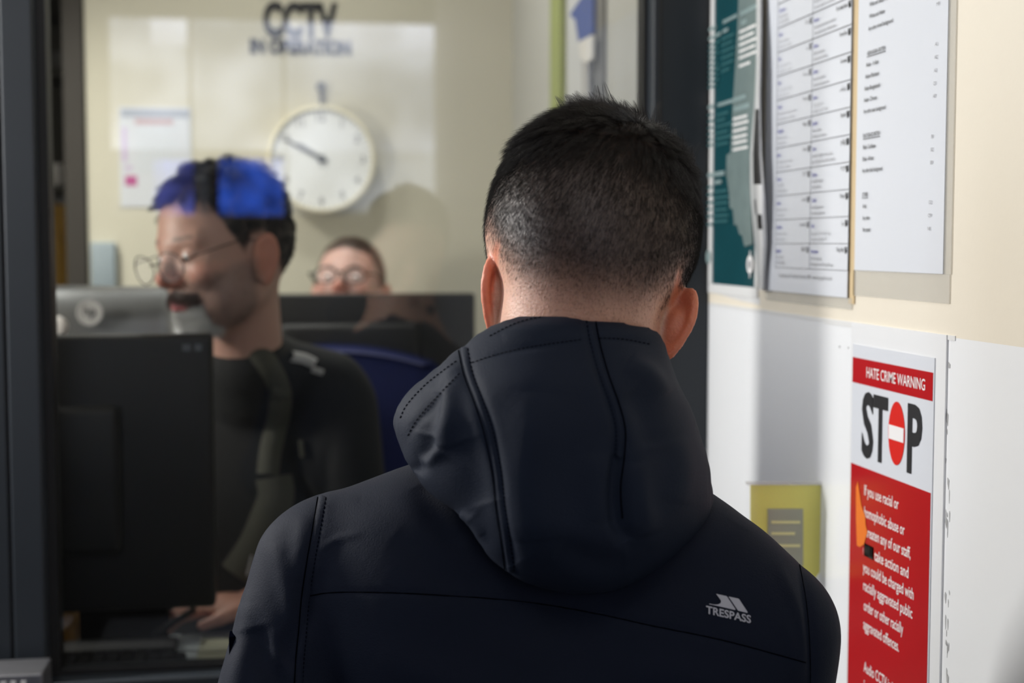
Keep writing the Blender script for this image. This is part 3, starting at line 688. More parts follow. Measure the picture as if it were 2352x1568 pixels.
# poster on the back wall
p = bp(273, 245); q = bp(442, 476)
t = thing('office_notice', 'white notice with blue-grey header and magenta marks on the wall left of the clock', 'poster', (p.x, BY, q.z))
box('sheet', (p.x, BY-.003, q.z), (q.x, BY-.0005, p.z), M['paper'], t)
mb = MB(); W_ = q.x-p.x; H_ = p.z-q.z
mb.box((p.x+.005, BY-.004, p.z-.025), (q.x-.005, BY-.003, p.z-.005)); mb.box((p.x+W_*.22, BY-.004, p.z-.043), (p.x+W_*.75, BY-.003, p.z-.028), 1)
mb.box((p.x+.006, BY-.004, q.z+.11), (p.x+.018, BY-.003, p.z-.05), 3); mb.box((p.x+.012, BY-.004, q.z+.052), (p.x+.04, BY-.003, q.z+.076), 2); mb.box((p.x+.012, BY-.004, q.z+.09), (p.x+.03, BY-.003, q.z+.10), 3)
for i in range(9): mb.box((p.x+.04, BY-.0038, q.z+.09+i*.014), (p.x+W_*random.uniform(.7, .95), BY-.003, q.z+.0925+i*.014), 4)
mb.build('printed_text', [M['bluegreyprint'], mat('dusty_pink_print', (.50, .36, .38), .6), M['pink'], mat('lilac_print', (.55, .45, .62), .6), mat('pale_line_print', (.6, .66, .7), .6)], t)
p = bp(211, 556); q = bp(269, 662); tag(box('wall_box', (p.x, BY-.03, q.z), (q.x, BY, p.z), M['plate'], None, .004), 'small blue-grey box on the office wall just above the silver monitor', 'wall box')
# things on the right side wall of the office
def sp(px, py, e=0): return atX(px, py, WX-e)
t = thing('wall_folder_rack', 'blue folder in a grey rack on the side wall, next to the lime strip', 'folder rack', (WX, sp(1340, 300).y, 1.6))
mb = MB(); ya_, yb2 = sp(1366, 100).y, sp(1393, 100).y; mb.box((WX-.006, min(ya_, yb2), 1.60), (WX-.001, max(ya_, yb2), 2.35)); mb.build('rack_post', M['greycard'], t)
e = .012
MB().slab([sp(a, b, e) for a, b in ((1308, 34), (1345, -20), (1362, -20), (1362, 75), (1328, 97), (1321, 45))], (.008, 0, 0)).build('blue_folder', M['blue'], t)
MB().slab([sp(a, b, .004) for a, b in ((1303, -20), (1366, -20), (1366, 330), (1303, 330))], (.003, 0, 0)).build('white_sheets', M['paper'], t)
MB().slab([sp(a, b, .02) for a, b in ((1330, 95), (1360, 80), (1360, 135), (1345, 145), (1332, 130))], (.006, 0, 0)).build('white_tag', M['cwhite'], t)
MB().slab([sp(a, b, .016) for a, b in ((1336, 140), (1350, 145), (1356, 330), (1340, 330))], (.006, 0, 0)).build('hanging_strap', M['inkfade'], t)
ya_, yb2 = sp(1276, 100).y, sp(1300, 100).y
tag(box('lime_strip', (WX-.012, min(ya_, yb2), 1.45), (WX, max(ya_, yb2), 2.2), M['lime']), 'tall lime-green edge strip on the side wall behind the glass', 'strip')
# corridor things seen in the dark opening
p = atY(108, 470, 4.3); q = atY(172, 655, 4.3)
t = thing('amber_jacket', 'dark amber jacket hanging in the unlit corridor on the left', 'jacket', ((p.x+q.x)/2, 4.3, q.z))
mb = MB(); 
for i in range(7):
    x = p.x-.06+(q.x-p.x+.06)*i/7; mb.tube([(x+.01, 4.3+.01*math.sin(i*2), p.z), (x+.012, 4.29+.02*math.sin(i*3), (p.z+q.z)/2), (x+.012, 4.3, q.z-.2)], [.012, .02, .022], 10)
mb.build('garment', M['amber'], t, True); box('hanger', (p.x-.05, 4.3, p.z), (q.x, 4.32, p.z+.02), M['black'], t)
cu = thing('corridor_shelving', 'dark shelving unit standing in the unlit corridor', 'shelving', (-.85, 4.6, .35))
for z in (.6, 1.0, 1.42, 1.75, 2.1): box('shelf', (-1.35, 4.45, z), (-.2, 4.8, z+.025), M['darkroom'], cu)
for x in (-1.35, -.225): box('side_panel', (x, 4.45, .35), (x+.025, 4.8, 2.3), M['darkroom'], cu)
box('back_panel', (-1.35, 4.8, .35), (-.2, 4.81, 2.3), M['darkroom'], cu)
for (px, py, zs_, lab, r) in ((125, 440, 1.775, 'pale mug on the second shelf from the top in the dark corridor', .028), (135, 325, 2.125, 'grey cup on the top shelf in the dark corridor', .022)):
    p = atY(px, py, 4.5); zs_ += .001
    mbx = MB().lathe((p.x, 4.53, zs_), (0, 0, 1), [(r*.8, 0), (r, .01), (r, r*2.4), (r*.9, r*2.4), (r*.85, .012)], 24); mbx.tube([(p.x+r, 4.53, zs_+r*2), (p.x+r*1.7, 4.53, zs_+r*1.8), (p.x+r*1.7, 4.53, zs_+r*.8), (p.x+r, 4.53, zs_+r*.6)], .004, 8)
    tag(mbx.build('mug', M['cwhite'] if py > 400 else M['greycard'], None, True), lab, 'mug', 'mugs on the corridor shelves')
# big black monitor at the desk (back towards us)
Ym = 2.12
p = atY(487, 768, Ym); q = atY(487, 1396, Ym)
m1 = thing('desk_monitor', 'large black monitor seen from behind, just behind the glass at left', 'monitor', (p.x-.25, Ym, DZ))
box('screen_housing', (p.x-.60, Ym, q.z), (p.x, Ym+.045, p.z), M['black'], m1, .008)
box('back_bulge', (p.x-.47, Ym-.03, q.z+.09), (p.x-.13, Ym+.002, p.z-.10), M['black'], m1, .012)
MB().box((p.x-.33, Ym-.045, DZ+.01), (p.x-.27, Ym-.015, p.z-.2), 0, .004).build('stand', M['black'], m1)
box('stand_base', (p.x-.42, Ym-.05, DZ), (p.x-.06, Ym+.07, DZ+.014), M['black'], m1, .005)
a = atY(418, 797, Ym-.002); mb = MB(); mb.box((a.x, Ym-.001, a.z-.006), (a.x+.012, Ym+.001, a.z+.004)); mb.box((a.x+.018, Ym-.001, a.z-.006), (a.x+.028, Ym+.001, a.z+.004)); mb.build('model_mark', M['silver'], m1)
# silver monitor behind the officer
Ys = 2.62
p = atY(395, 660, Ys); pl = atY(60, 645, Ys)
m2 = thing('silver_monitor', 'silver all-in-one monitor with a round logo, behind the officer', 'monitor', (p.x-.25, Ys, DZ))
V = []; n = 12
for i in range(n+1):
    x = p.x+.03-.62*i/n
    V += [(x, Ys+.02, p.z+(i/n)*.012), (x, Ys-.015, p.z+(i/n)*.012-.01), (x, Ys-.03-.03*math.sin(math.pi*i/n), p.z-.06), (x, Ys-.03-.03*math.sin(math.pi*i/n), p.z-.27), (x, Ys-.01, p.z-.35), (x, Ys+.02, p.z-.35)]
Fc = [(i*6+j, i*6+(j+1) % 6, (i+1)*6+(j+1) % 6, (i+1)*6+j) for i in range(n) for j in range(6)]+[tuple(range(6)), tuple(n*6+j for j in range(6))[::-1]]
mesh('screen_housing', V, Fc, M['silver'], m2, True)
lg = atY(206, 718, Ys-.065)
MB().lathe(lg, (0, -1, 0), [(.0225, 0), (.0225, .002), (.019, .0022), (.019, .001)], 40).build('round_logo', M['badge'], m2, True)
mb = MB(); text(mb, "hp", (lg.x-.010, lg.y-.003, lg.z-.005), XA, UPZ, .018, .02, .01); mb.build('logo_letters', M['chrome'], m2)
box('stand', (p.x-.32, Ys, DZ), (p.x-.24, Ys+.04, p.z-.2), M['silver'], m2); box('stand_base', (p.x-.42, Ys-.08, DZ), (p.x-.17, Ys+.1, DZ+.012), M['silver'], m2, .004)
box('side_wing', (-1.5, 2.251, DZ-.03), (p.x-.16, 2.8, DZ), M['desk'], dk, .004)
# speaker / webcam on the silver monitor side
a = atY(131, 750, 2.45); wc = thing('webcam', 'small white webcam in front of the silver monitor', 'webcam', (a.x, 2.45, DZ))
MB().lathe((a.x, 2.47, a.z), (0, -1, 0), [(.004, 0), (.016, .004), (.018, .02), (.012, .026), (.0, .028)], 24).build('camera_body', M['cwhite'], wc, True)
MB().tube([(a.x, 2.46, DZ), (a.x, 2.46, a.z-.012)], .006, 10).lathe((a.x, 2.46, DZ), (0, 0, 1), [(.03, 0), (.03, .006), (.005, .012)], 24).build('foot', M['black'], wc)
# wide monitor at the rear desk
Yr = 2.93
p = atY(608, 676, Yr); q = atY(1092, 680, Yr); q2 = atY(1092, 1010, Yr)
m3 = thing('wide_monitor', 'wide black monitor seen from behind, hiding the seated woman', 'monitor', ((p.x+q.x)/2, Yr, DZ))
box('screen_housing', (p.x-.08, Yr, q2.z-.02), (q.x, Yr+.045, p.z), M['black'], m3, .006)
box('back_bulge', (p.x+.03, Yr-.03, q2.z+.05), (q.x-.12, Yr+.002, p.z-.06), M['black'], m3, .012)
xm = (p.x-.08+q.x)/2; box('stand', (xm-.03, Yr-.05, DZ+.01), (xm+.03, Yr-.02, p.z-.15), M['black'], m3, .004); box('stand_base', (xm-.12, Yr-.09, DZ), (xm+.12, Yr+.09, DZ+.012), M['black'], m3, .004)
# blue office chair
Yc = 2.60
def office_chair(name, label, x, y, zt, m, w=.47, hb=.42, face=-1):
    t = thing(name, label, 'chair', (x, y, .35)); n = 16; k = 10; V = []
    for i in range(k+1):
        v = i/k; ww = w/2*(1-.12*v**3)*(1 if v < .93 else .93); z = zt-hb+hb*v
        for j in range(n+1):
            u = j/n*2-1; zz = z-(.035*u*u if i == k else .03*u*u*v)
            V.append((x+ww*u, y-.03*(1-u*u)*-face*.8+.02*v, zz))
    nv = len(V); V += [(a, b+.055, c) for a, b, c in V]
    Fc = [(i*(n+1)+j, i*(n+1)+j+1, (i+1)*(n+1)+j+1, (i+1)*(n+1)+j) for i in range(k) for j in range(n)]
    Fc += [tuple(q+nv for q in f[::-1]) for f in Fc]
    b = [j for j in range(n+1)]+[i*(n+1)+n for i in range(1, k+1)]+[k*(n+1)+j for j in range(n-1, -1, -1)]+[i*(n+1) for i in range(k-1, 0, -1)]
    Fc += [(b[i], b[i]+nv, b[(i+1) % len(b)]+nv, b[(i+1) % len(b)])[::-1] for i in range(len(b))]
    o = mesh('backrest', V, Fc, m, t, True); md = o.modifiers.new('b', 'BEVEL'); md.width = .012; md.segments = 3; md.limit_method = 'ANGLE'
    box('seat', (x-w/2, y-.42, .715), (x+w/2, y-.0, .775), m, t, .02)
    MB().tube([(x, y-.2, .45), (x, y-.2, .74)], .025).build('gas_column', M['black'], t)
    box('back_bar', (x-.03, y+.04, .70), (x+.03, y+.05, zt-.15), M['black'], t)
    for kk in range(5):
        a = 2*math.pi*kk/5+.3; dx, dy = math.cos(a)*.26, math.sin(a)*.26
        MB().tube([(x, y-.2, .46), (x+dx, y-.2+dy, .42)], [.025, .014]).build('foot', M['black'], t)
        MB().lathe((x+dx-.012, y-.2+dy, .378), (1, 0, 0), [(.027, 0), (.027, .024)], 16).build('caster', M['black'], t)
    return t
ctp = atY(850, 812, Yc)
office_chair('office_chair', 'dark blue fabric office chair behind the officer', atY(760, 812, Yc).x, Yc, ctp.z+.004, M['bluechair'], .46)
office_chair('office_chair', 'black office chair of the seated woman, behind the wide monitor', atY(800, 700, 3.47).x, 3.47, 1.40, M['blackcloth'], .42, .4)
# desk clutter
a = atZ(115, 1500, DZ+.02); b = atZ(445, 1500, DZ+.02)
kb = thing('keyboard', 'black keyboard lying on the desk just behind the glass', 'keyboard', ((a.x+b.x)/2, GY+.12, DZ))
kx0, kx1 = atZ(60, 1480, DZ+.02).x, atZ(432, 1490, DZ+.02).x
box('keyboard_case', (kx0-.1, GY+.048, DZ), (kx1, GY+.125, DZ+.026), M['keyblack'], kb, .006)
mb = MB()
for i in range(4):
    for j in range(int((kx1-kx0+.07)/.019)): mb.box((kx0-.08+j*.019, GY+.052+i*.018, DZ+.026), (kx0-.08+j*.019+.016, GY+.052+i*.018+.015, DZ+.031))
o = mb.build('keys', M['keyblack'], kb); o['kind'] = 'stuff'
# cable
p0 = atZ(365, 1480, DZ+.005)
pts = [atZ(445, 1400, DZ+.05), atZ(425, 1412, DZ+.05), atZ(395, 1430, DZ+.035), atZ(368, 1450, DZ+.02), atZ(360, 1462, DZ+.010), atZ(372, 1468, DZ+.007)]
tag(MB().tube([Vector(v) for v in spline([tuple(p) for p in pts], 6)], .0055, 10).build('cable', M['black'], None, True), 'thick black cable curving over the grey desk behind the glass', 'cable')
a = atZ(452, 1425, DZ+.002); b = atZ(535, 1500, DZ+.002)
pdn = thing('note_pad', 'pale yellowish note pad under the officer\'s hand', 'note pad', ((a.x+b.x)/2, 2.1, DZ))
box('pages', (atZ(455, 1510, DZ).x, GY+.07, DZ), (atZ(455, 1510, DZ).x+.13, GY+.25, DZ+.008), M['pad'], pdn)
box('binding', (atZ(455, 1510, DZ).x, GY+.245, DZ), (atZ(455, 1510, DZ).x+.13, GY+.262, DZ+.011), M['greycard'], pdn)
a = atY(112, 1430, 2.20); b = atY(172, 1398, 2.20)
tag(MB().box((atY(180, 1400, 2.2).x, 2.2, DZ), (atY(385, 1400, 2.2).x, 2.24, atY(180, 1385, 2.2).z), 0, .003).build('cable_box', M['keyblack']), 'long low black box lying behind the foot of the black monitor', 'box')
tag(box('orange_box', (a.x-.05, 2.2, DZ), (b.x, 2.245, b.z), mat('orange_card', (.42, .2, .03), .7), None, .003), 'small orange cardboard box on the desk below the black monitor', 'box')
# counter device, lower left
p = atY(98, 1546, 1.80); sx0 = atY(-120, 1546, 1.80).x
dv = thing('counter_intercom', 'grey metal intercom box with white marks on the public ledge, lower left corner', 'intercom', ((p.x+sx0)/2, 1.82, .985))
box('case', (sx0, 1.80, .985), (p.x, 1.87, p.z), M['steel'], dv, .003)
mb = MB()
for px in (2, 24, 48): a = atY(px, 1560, 1.799); mb.slab([(a.x-.004, 1.7995, p.z-.05), (a.x+.002, 1.7995, p.z-.05), (a.x+.006, 1.7995, p.z-.008), (a.x, 1.7995, p.z-.008)], (0, -.001, 0))
mb.build('white_marks', M['cwhite'], dv)
# yellow reflection in the glossy wall, built as a translucent sheet
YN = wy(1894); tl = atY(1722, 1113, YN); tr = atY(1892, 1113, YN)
yn = thing('yellow_reflection', 'yellow reflection on the white wall behind the right shoulder, built as a translucent sheet', 'reflection', (WX, YN, 1.25))
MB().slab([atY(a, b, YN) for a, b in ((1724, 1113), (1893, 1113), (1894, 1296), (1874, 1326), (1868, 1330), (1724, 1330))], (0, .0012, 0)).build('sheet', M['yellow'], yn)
MB().slab([atY(a, b, YN-.0012) for a, b in ((1764, 1168), (1845, 1168), (1845, 1300), (1764, 1300))], (0, .001, 0)).build('grey_reflection', M['greenpanel'], yn)
MB().slab([atY(a, b, YN-.0022) for a, b in ((1772, 1196), (1838, 1196), (1838, 1202), (1772, 1202))], (0, .0008, 0)).slab([atY(a, b, YN-.0022) for a, b in ((1772, 1222), (1826, 1222), (1826, 1228), (1772, 1228))], (0, .0008, 0)).slab([atY(a, b, YN-.0022) for a, b in ((1772, 1250), (1838, 1250), (1838, 1256), (1772, 1256))], (0, .0008, 0)).build('reflection_lines', M['yellow2'], yn)
MB().slab([atY(a, b, YN-.003) for a, b in ((1716, 1107), (1896, 1107), (1896, 1114), (1716, 1114))], (0, .006, 0)).build('reflection_top_edge', M['tape'], yn)
# added lamp and shadow-casting column on the public side, both left of the picture
t = thing('added_wall_lamp', 'upright white lamp added to light the right wall, by the left end of the glass screen, outside the picture', 'lamp', (-1.05, 1.84, 1.86))
MB().box((-1.11, 1.835, 1.58), (-.99, 1.888, 2.14), 0, .01).build('lamp_housing', M['lam'], t, True)  # housing of the added wall lamp
t = thing('shadow_column', 'slim grey metal column added left of the man, outside the picture, to cast the wall stripe', 'stand', (-.42, 1.69, 0))
MB().box((-.46, 1.688, .02), (-.38, 1.768, 1.777), 0, .006).build('added_column', M['steel'], t, True)
MB().box((-.56, 1.58, 0), (-.30, 1.87, .02), 0, .004).build('foot', M['steel'], t)  # foot of the added column
t = thing('added_face_lamp', 'white lamp added at the far left of the office desk, outside the picture, to light the officer', 'lamp', (-1.1, 2.12, DZ))  # unseen lamp added to brighten the officer's face
MB().lathe((-1.12, 2.09, DZ), (0, 0, 1), [(.09, 0), (.09, .015), (.012, .03), (.012, .62)], 24).build('added_lamp_stand', M['steel'], t, True)
MB().box((-1.17, 2.0, 1.62), (-1.13, 2.2, 1.84), 0, .01).build('lamp_head', M['lam'], t, True)
print('office ok')
# ================================================================== PEOPLE
# figures are modelled in a level frame that faces the way the room is looked into: x right, y away, z up
RN, UN, FN, CN = (np.array(v) for v in (R, U, F, CAM))
def cf(px, py, D): return ((px-1176)/FPX*D, D, -(py-784)/FPX*D)
def to_w(V): V = np.asarray(V); return CN+np.outer(V[:, 0], RN)+np.outer(V[:, 1], FN)+np.outer(V[:, 2], UN)
def to_c(P): q = np.array(P)-CN; return (float(q@RN), float(q@FN), float(q@UN))
def to_cn(P): q = np.asarray(P)-CN; return np.stack([q@RN, q@FN, q@UN], 1)
def sstep(a, b, x): t = np.clip((x-a)/(b-a), 0, 1); return t*t*(3-2*t)
def ear(x, y, z, s, sc=1, out=.021, ex=.083, dz=0):
    """ear shell on side s of a head frame"""
    X, Y, Z = x*s, y, z
    d = np.array([out, -.027]); d = d/np.hypot(*d)
    q = (Z+.050+dz)/sc; pa = ((X-ex)*d[0]+(Y+.006)*d[1])/sc; nn_ = ((X-ex)*d[1]*-1+(Y+.006)*d[0])/sc
    pa = pa-q*.22
    wv = .0165*(1-.25*np.clip(-q/.03, 0, 1)); r = np.sqrt((pa/wv)**2+(q/.031)**2)
    plate = np.sqrt(np.maximum(r-1, 0)**2*.02**2+nn_**2)-.0028+np.where(r < .75, .0, 0)
    ring = np.sqrt(((r-.9)*.018)**2+(nn_+.001)**2)-.0037
    con = np.sqrt(((pa+.004)/.010)**2+((q+.002)/.016)**2+((nn_+.004)/.008)**2)
    con = (con-1)*.008
    root = np.sqrt(((pa+.014)/.007)**2+((q)/.024)**2+((nn_+.002)/.010)**2); root = (root-1)*.007
    return smin(smin(smin(plate, ring, .003), con, .004), root, .008)*sc
def head_sdf(x, y, z, face=True, wide=.0785):
    d = ell(x, y, z, (0, -.010, 0), (wide, .099, .091))
    d = smin(d, ell(x, y, z, (0, -.048, -.030), (.058, .046, .050)), .03)
    d = smin(d, ell(x, y, z, (0, .034, -.058), (.0605, .058, .074)), .03)
    d = smin(d, ell(x, y, z, (0, .056, -.112), (.036, .030, .024)), .03)
    for s in (-1, 1):
        d = smin(d, ell(x, y, z, (s*.046, .022, -.088), (.018, .040, .024)), .03)
    if face:
        ax = np.abs(x)
        d = smin(d, cap(ax, y, z, (.0, .083, -.004), (.042, .068, -.002), .010, .009), .012)
        d = smin(d, ell(ax, y, z, (.040, .066, -.048), (.020, .020, .018)), .015)
        d = smax(d, -ell(ax, y, z, (.031, .099, -.022), (.017, .015, .012)), .010)
        d = smin(d, ell(ax, y, z, (.031, .076, -.022), (.0135, .0115, .0115)), .003)
        d = smin(d, cap(x, y, z, (0, .086, -.012), (0, .110, -.046), .0065, .0095), .008)
        d = smin(d, cap(ax, y, z, (.0, .108, -.051), (.012, .098, -.054), .0075, .0065), .005)
        d = smin(d, ell(x, y, z, (0, .086, -.082), (.026, .016, .018)), .012)
        d = smin(d, cap(ax, y, z, (0, .1015, -.0795), (.020, .092, -.083), .0050, .0025), .004)
        d = smin(d, cap(ax, y, z, (0, .1005, -.0885), (.017, .092, -.086), .0055, .003), .004)
        d = smax(d, -cap(ax, y, z, (0, .107, -.0838), (.021, .098, -.0845), .0016), .003)
    return d
def hair_mask(P, kind):
    x, y, z = P.T; ang = np.degrees(np.arctan2(np.abs(x), -(y+.005)))
    if kind == 'fade': zl = np.interp(ang, [0, 30, 52, 66, 80, 95, 108, 120, 135, 180], [-.112, -.104, -.080, -.050, -.026, -.030, -.05, .0, .05, .06]); wdt = np.interp(ang, [0, 60, 90, 180], [.080, .085, .030, .02])
    elif kind == 'officer': zl = np.interp(ang, [0, 40, 60, 80, 95, 108, 122, 135, 180], [-.085, -.08, -.06, -.015, -.012, -.035, .01, .043, .046]); wdt = .012
    if kind == 'fade': zl = zl-.036*(x > 0)*sstep(50, 72, ang)*(ang < 128)
    if kind == 'woman': zl = np.interp(ang, [0, 50, 80, 100, 118, 135, 180], [-.09, -.09, -.06, -.03, .0, .035, .047]); wdt = .01
    return sstep(zl-.006, zl+wdt, z)
def strands(Pl, Nl, L, flow, lift, Mt, C, npt=5, droop=.15, clump=None, jit=.25):
    """all in the head frame, then to world; Mt columns = axes in the level frame"""
    n = len(Pl); d = Nl*lift[:, None]+flow; d = d+rng.normal(0, jit, d.shape); d /= np.linalg.norm(d, axis=1, keepdims=True)
    s = np.linspace(0, 1, npt)[None, :, None]; b = flow*.35; b[:, 2] -= droop
    Q = Pl[:, None]-Nl[:, None]*.0008+L[:, None, None]*(d[:, None]*s+b[:, None]*s*s)
    if clump is not None:
        from mathutils.kdtree import KDTree
        k = clump[0]; idx = rng.choice(n, min(k, n), replace=False); kd = KDTree(len(idx))
        for i, j in enumerate(idx): kd.insert(Pl[j], i)
        kd.balance(); near = np.array([idx[kd.find(p)[1]] for p in Pl]); T = Q[near]
        w = (clump[1]*s[0]**1.5)[None]*np.clip(L/.012, 0, 1)[:, None, None]; Q = Q*(1-w)+T*w
    sh = Q.shape; return to_w(Q.reshape(-1, 3)@np.array(Mt).T+np.array(C)).reshape(sh)

# ------------------------------------------------------------------ the man at the counter (back view)
C_man = cf(1357, 548, 1.11)
roll = math.radians(9); bow = math.radians(13)
Hm = frame((0, math.cos(bow), -math.sin(bow)), (math.sin(roll), 0, math.cos(roll)))
NB = cf(1322, 1010, 1.135)
def f_man(x, y, z):
    hx, hy, hz = rot(x, y, z, C_man, Hm)
    d = head_sdf(hx*(1+3.8*np.clip(-hz-.012, 0, .07)*sstep(.012, -.028, hy)), hy, hz, True, .0825)
    # mastoid taper
    d = smin(d, cap(x, y, z, tuple(np.array(C_man)+Hm@np.array((0, -.022, -.075))), NB, .054, .058), .022)
    for s in (-1, 1): d = smin(d, ear(hx, hy, hz, s, .86 if s < 0 else .80, .017 if s < 0 else .028, .0672 if s < 0 else .0765, .0085), .004)
    d = smin(d, cap(x, y, z, NB, cf(1010, 1190, 1.14), .05, .04), .04); d = smin(d, cap(x, y, z, NB, cf(1600, 1270, 1.13), .05, .04), .04)
    return d
man = thing('person', 'man with short black hair in a dark navy hooded jacket, standing with his back turned', 'person', tuple(to_w([cf(1270, 1600, 1.2)])[0][:2])+(0,))
ML = rootloc(man)
c = np.array(C_man)
V, Q = snet(f_man, c+(-.15, -.13, -.26), c+(.15, .16, .11), .0021)
V = lap(V, Q, 1, .4); Nn = vnorm(V, Q)
Pl = (V-c)@Hm; m_ = hair_mask(Pl, 'fade')
earm = sstep(.064, .069, np.abs(Pl[:, 0]))*sstep(-.095, -.085, Pl[:, 2])*sstep(-.026, -.034, Pl[:, 2])
m_ = m_*(1-earm)
skin = np.array((.56, .31, .22)); red = np.array((.60, .20, .11)); scalp = np.array((.022, .017, .015))
col = skin*(1-earm[:, None])+red*earm[:, None]; mm = (sstep(.15, 1.0, m_)**1.2*.93)[:, None]; col = col*(1-mm)+scalp*mm
Vh, Qh, Nh, mh = V, Q, Nn, m_
# arms and hands inside and beyond the sleeves
wr = {-1: to_c((.10, 1.58, 1.035)), 1: to_c((.38, 1.60, 1.035))}
el = {-1: cf(556, 1900, 1.09), 1: cf(1765, 2000, 1.12)}
sh = {-1: cf(760, 1330, 1.13), 1: cf(1750, 1440, 1.12)}
def f_arm(s):
    w = np.array(wr[s]); fdir = np.array(to_c(CN+np.array((0.12*-s, 1, -.06))))-np.array(to_c(CN)); fdir /= np.linalg.norm(fdir)
    up = np.array(to_c(CN+np.array((0, 0, 1))))-np.array(to_c(CN)); side = np.cross(fdir, up); side /= np.linalg.norm(side)
    def f(x, y, z):
        d = cap(x, y, z, sh[s], el[s], .038, .034); d = smin(d, cap(x, y, z, el[s], wr[s], .036, .026), .01)
        pc_ = w+fdir*.055-up*.012; hx, hy, hz = rot(x, y, z, pc_, np.stack([side, fdir, up], 1))
        d = smin(d, ell(hx, hy, hz, (0, 0, 0), (.042, .055, .016)), .012)
        for k, (ox, L) in enumerate(((-.030, .060), (-.010, .070), (.010, .066), (.029, .052))):
            a = w+fdir*.095+side*ox-up*.010; b = a+fdir*L*.55-up*.004+side*ox*.15; e = b+fdir*L*.45-up*.009
            d = smin(d, cap(x, y, z, a, b, .0088, .0082), .003); d = smin(d, cap(x, y, z, b, e, .0082, .007), .003)
        a = w+fdir*.03-side*s*.03-up*.01; b = a+fdir*.035-side*s*.022; e = b+fdir*.028-side*s*.004-up*.006
        d = smin(d, cap(x, y, z, a, b, .012, .0098), .008); d = smin(d, cap(x, y, z, b, e, .0098, .008), .003)
        return d
    return f, w, fdir
allV, allQ, allC = [V], [Q], [col]; base = len(V)
for s in (-1, 1):
    f, w, fd = f_arm(s); pts = np.array([sh[s], el[s], wr[s], w+fd*.19])
    va, qa = snet(f, pts.min(0)-.07, pts.max(0)+.07, .0036); allV.append(va); allQ.append(qa+base); base += len(va); allC.append(np.tile(skin, (len(va), 1)))
body = mesh('body', to_w(np.concatenate(allV)), np.concatenate(allQ), M['skin'], man, True, col=np.concatenate(allC))
# hair
def man_hair():
    w = mh[Qh].mean(1); w = np.where(w > .02, .30+w, 0)*(((Vh[Qh[:, 0]]-c)@Hm)[:, 2] > -.125)
    P, i = sample_surface(Vh, Qh, 74000, w); N = Nh[Qh[i, 0]]; d = mh[Qh[i]].mean(1)
    keep = rng.random(len(P)) < np.clip(d*1.25+.06, 0, 1); P, N, d = P[keep], N[keep], d[keep]
    L_ = (P-c)@Hm; Nl = N@Hm
    z = L_[:, 2]; y = L_[:, 1]
    L = np.interp(z, [-.12, -.06, -.02, .02, .045, .07, .09], [.0014, .0022, .0040, .0065, .012, .019, .022])*rng.uniform(.7, 1.25, len(z))
    wh = np.array((.022, -.050, .075)); fl = L_-wh; fl -= Nl*(fl*Nl).sum(1, keepdims=True); fl /= np.linalg.norm(fl, axis=1, keepdims=True)+1e-6
    lift = np.where(z > .055, .75, .38)
    top = sstep(.060, .082, z)*sstep(-.045, -.005, y)*sstep(-.030, .0, L_[:, 0])
    fl = fl*(1-top[:, None])+np.array((-.75, .1, .25))*top[:, None]; lift = lift*(1-top)+1.15*top; L = L*(1+.55*top)
    low = sstep(.0, -.05, z)[:, None]; fl = fl*(1-low*.5)+np.array((0, 0, -1))*low*.5
    lg = L > .0095
    A1 = strands(L_[~lg], Nl[~lg], L[~lg], fl[~lg], lift[~lg], Hm, C_man, 4, .1, jit=.16)
    A2 = strands(L_[lg], Nl[lg], L[lg], fl[lg], lift[lg], Hm, C_man, 7, .25, clump=(1500, .55), jit=.14)
    hair_obj('clipped_hair', A1, np.array([.000062, .00006, .00005, .00002]), M['hair_short'], man)
    hair_obj('hair', A2, np.array([1, 1, .95, .9, .8, .6, .2])*.000072, M['hair'], man)
    # stray spikes standing up at the crown
    k = 1500; xs = rng.uniform(-.028, .066, k); ys = rng.uniform(-.035, .03, k); 
    zs = .088*np.sqrt(np.clip(1-(xs/.08)**2-((ys+.01)/.1)**2, .02, 1)); Pl_ = np.stack([xs, ys, zs], 1); Nl_ = Pl_/np.linalg.norm(Pl_, axis=1, keepdims=True)
    A3 = strands(Pl_, Nl_, rng.uniform(.018, .031, k), np.tile((-.45, 0, .35), (k, 1)).astype(float), np.full(k, 1.15), Hm, C_man, 8, -.03, clump=(75, .85), jit=.24)
    A3 -= 0
    hair_obj('hair_spikes', A3, np.array([1, 1, 1, .95, .85, .7, .5, .2])*.00012, M['hair'], man)
man_hair()
print('man head ok')
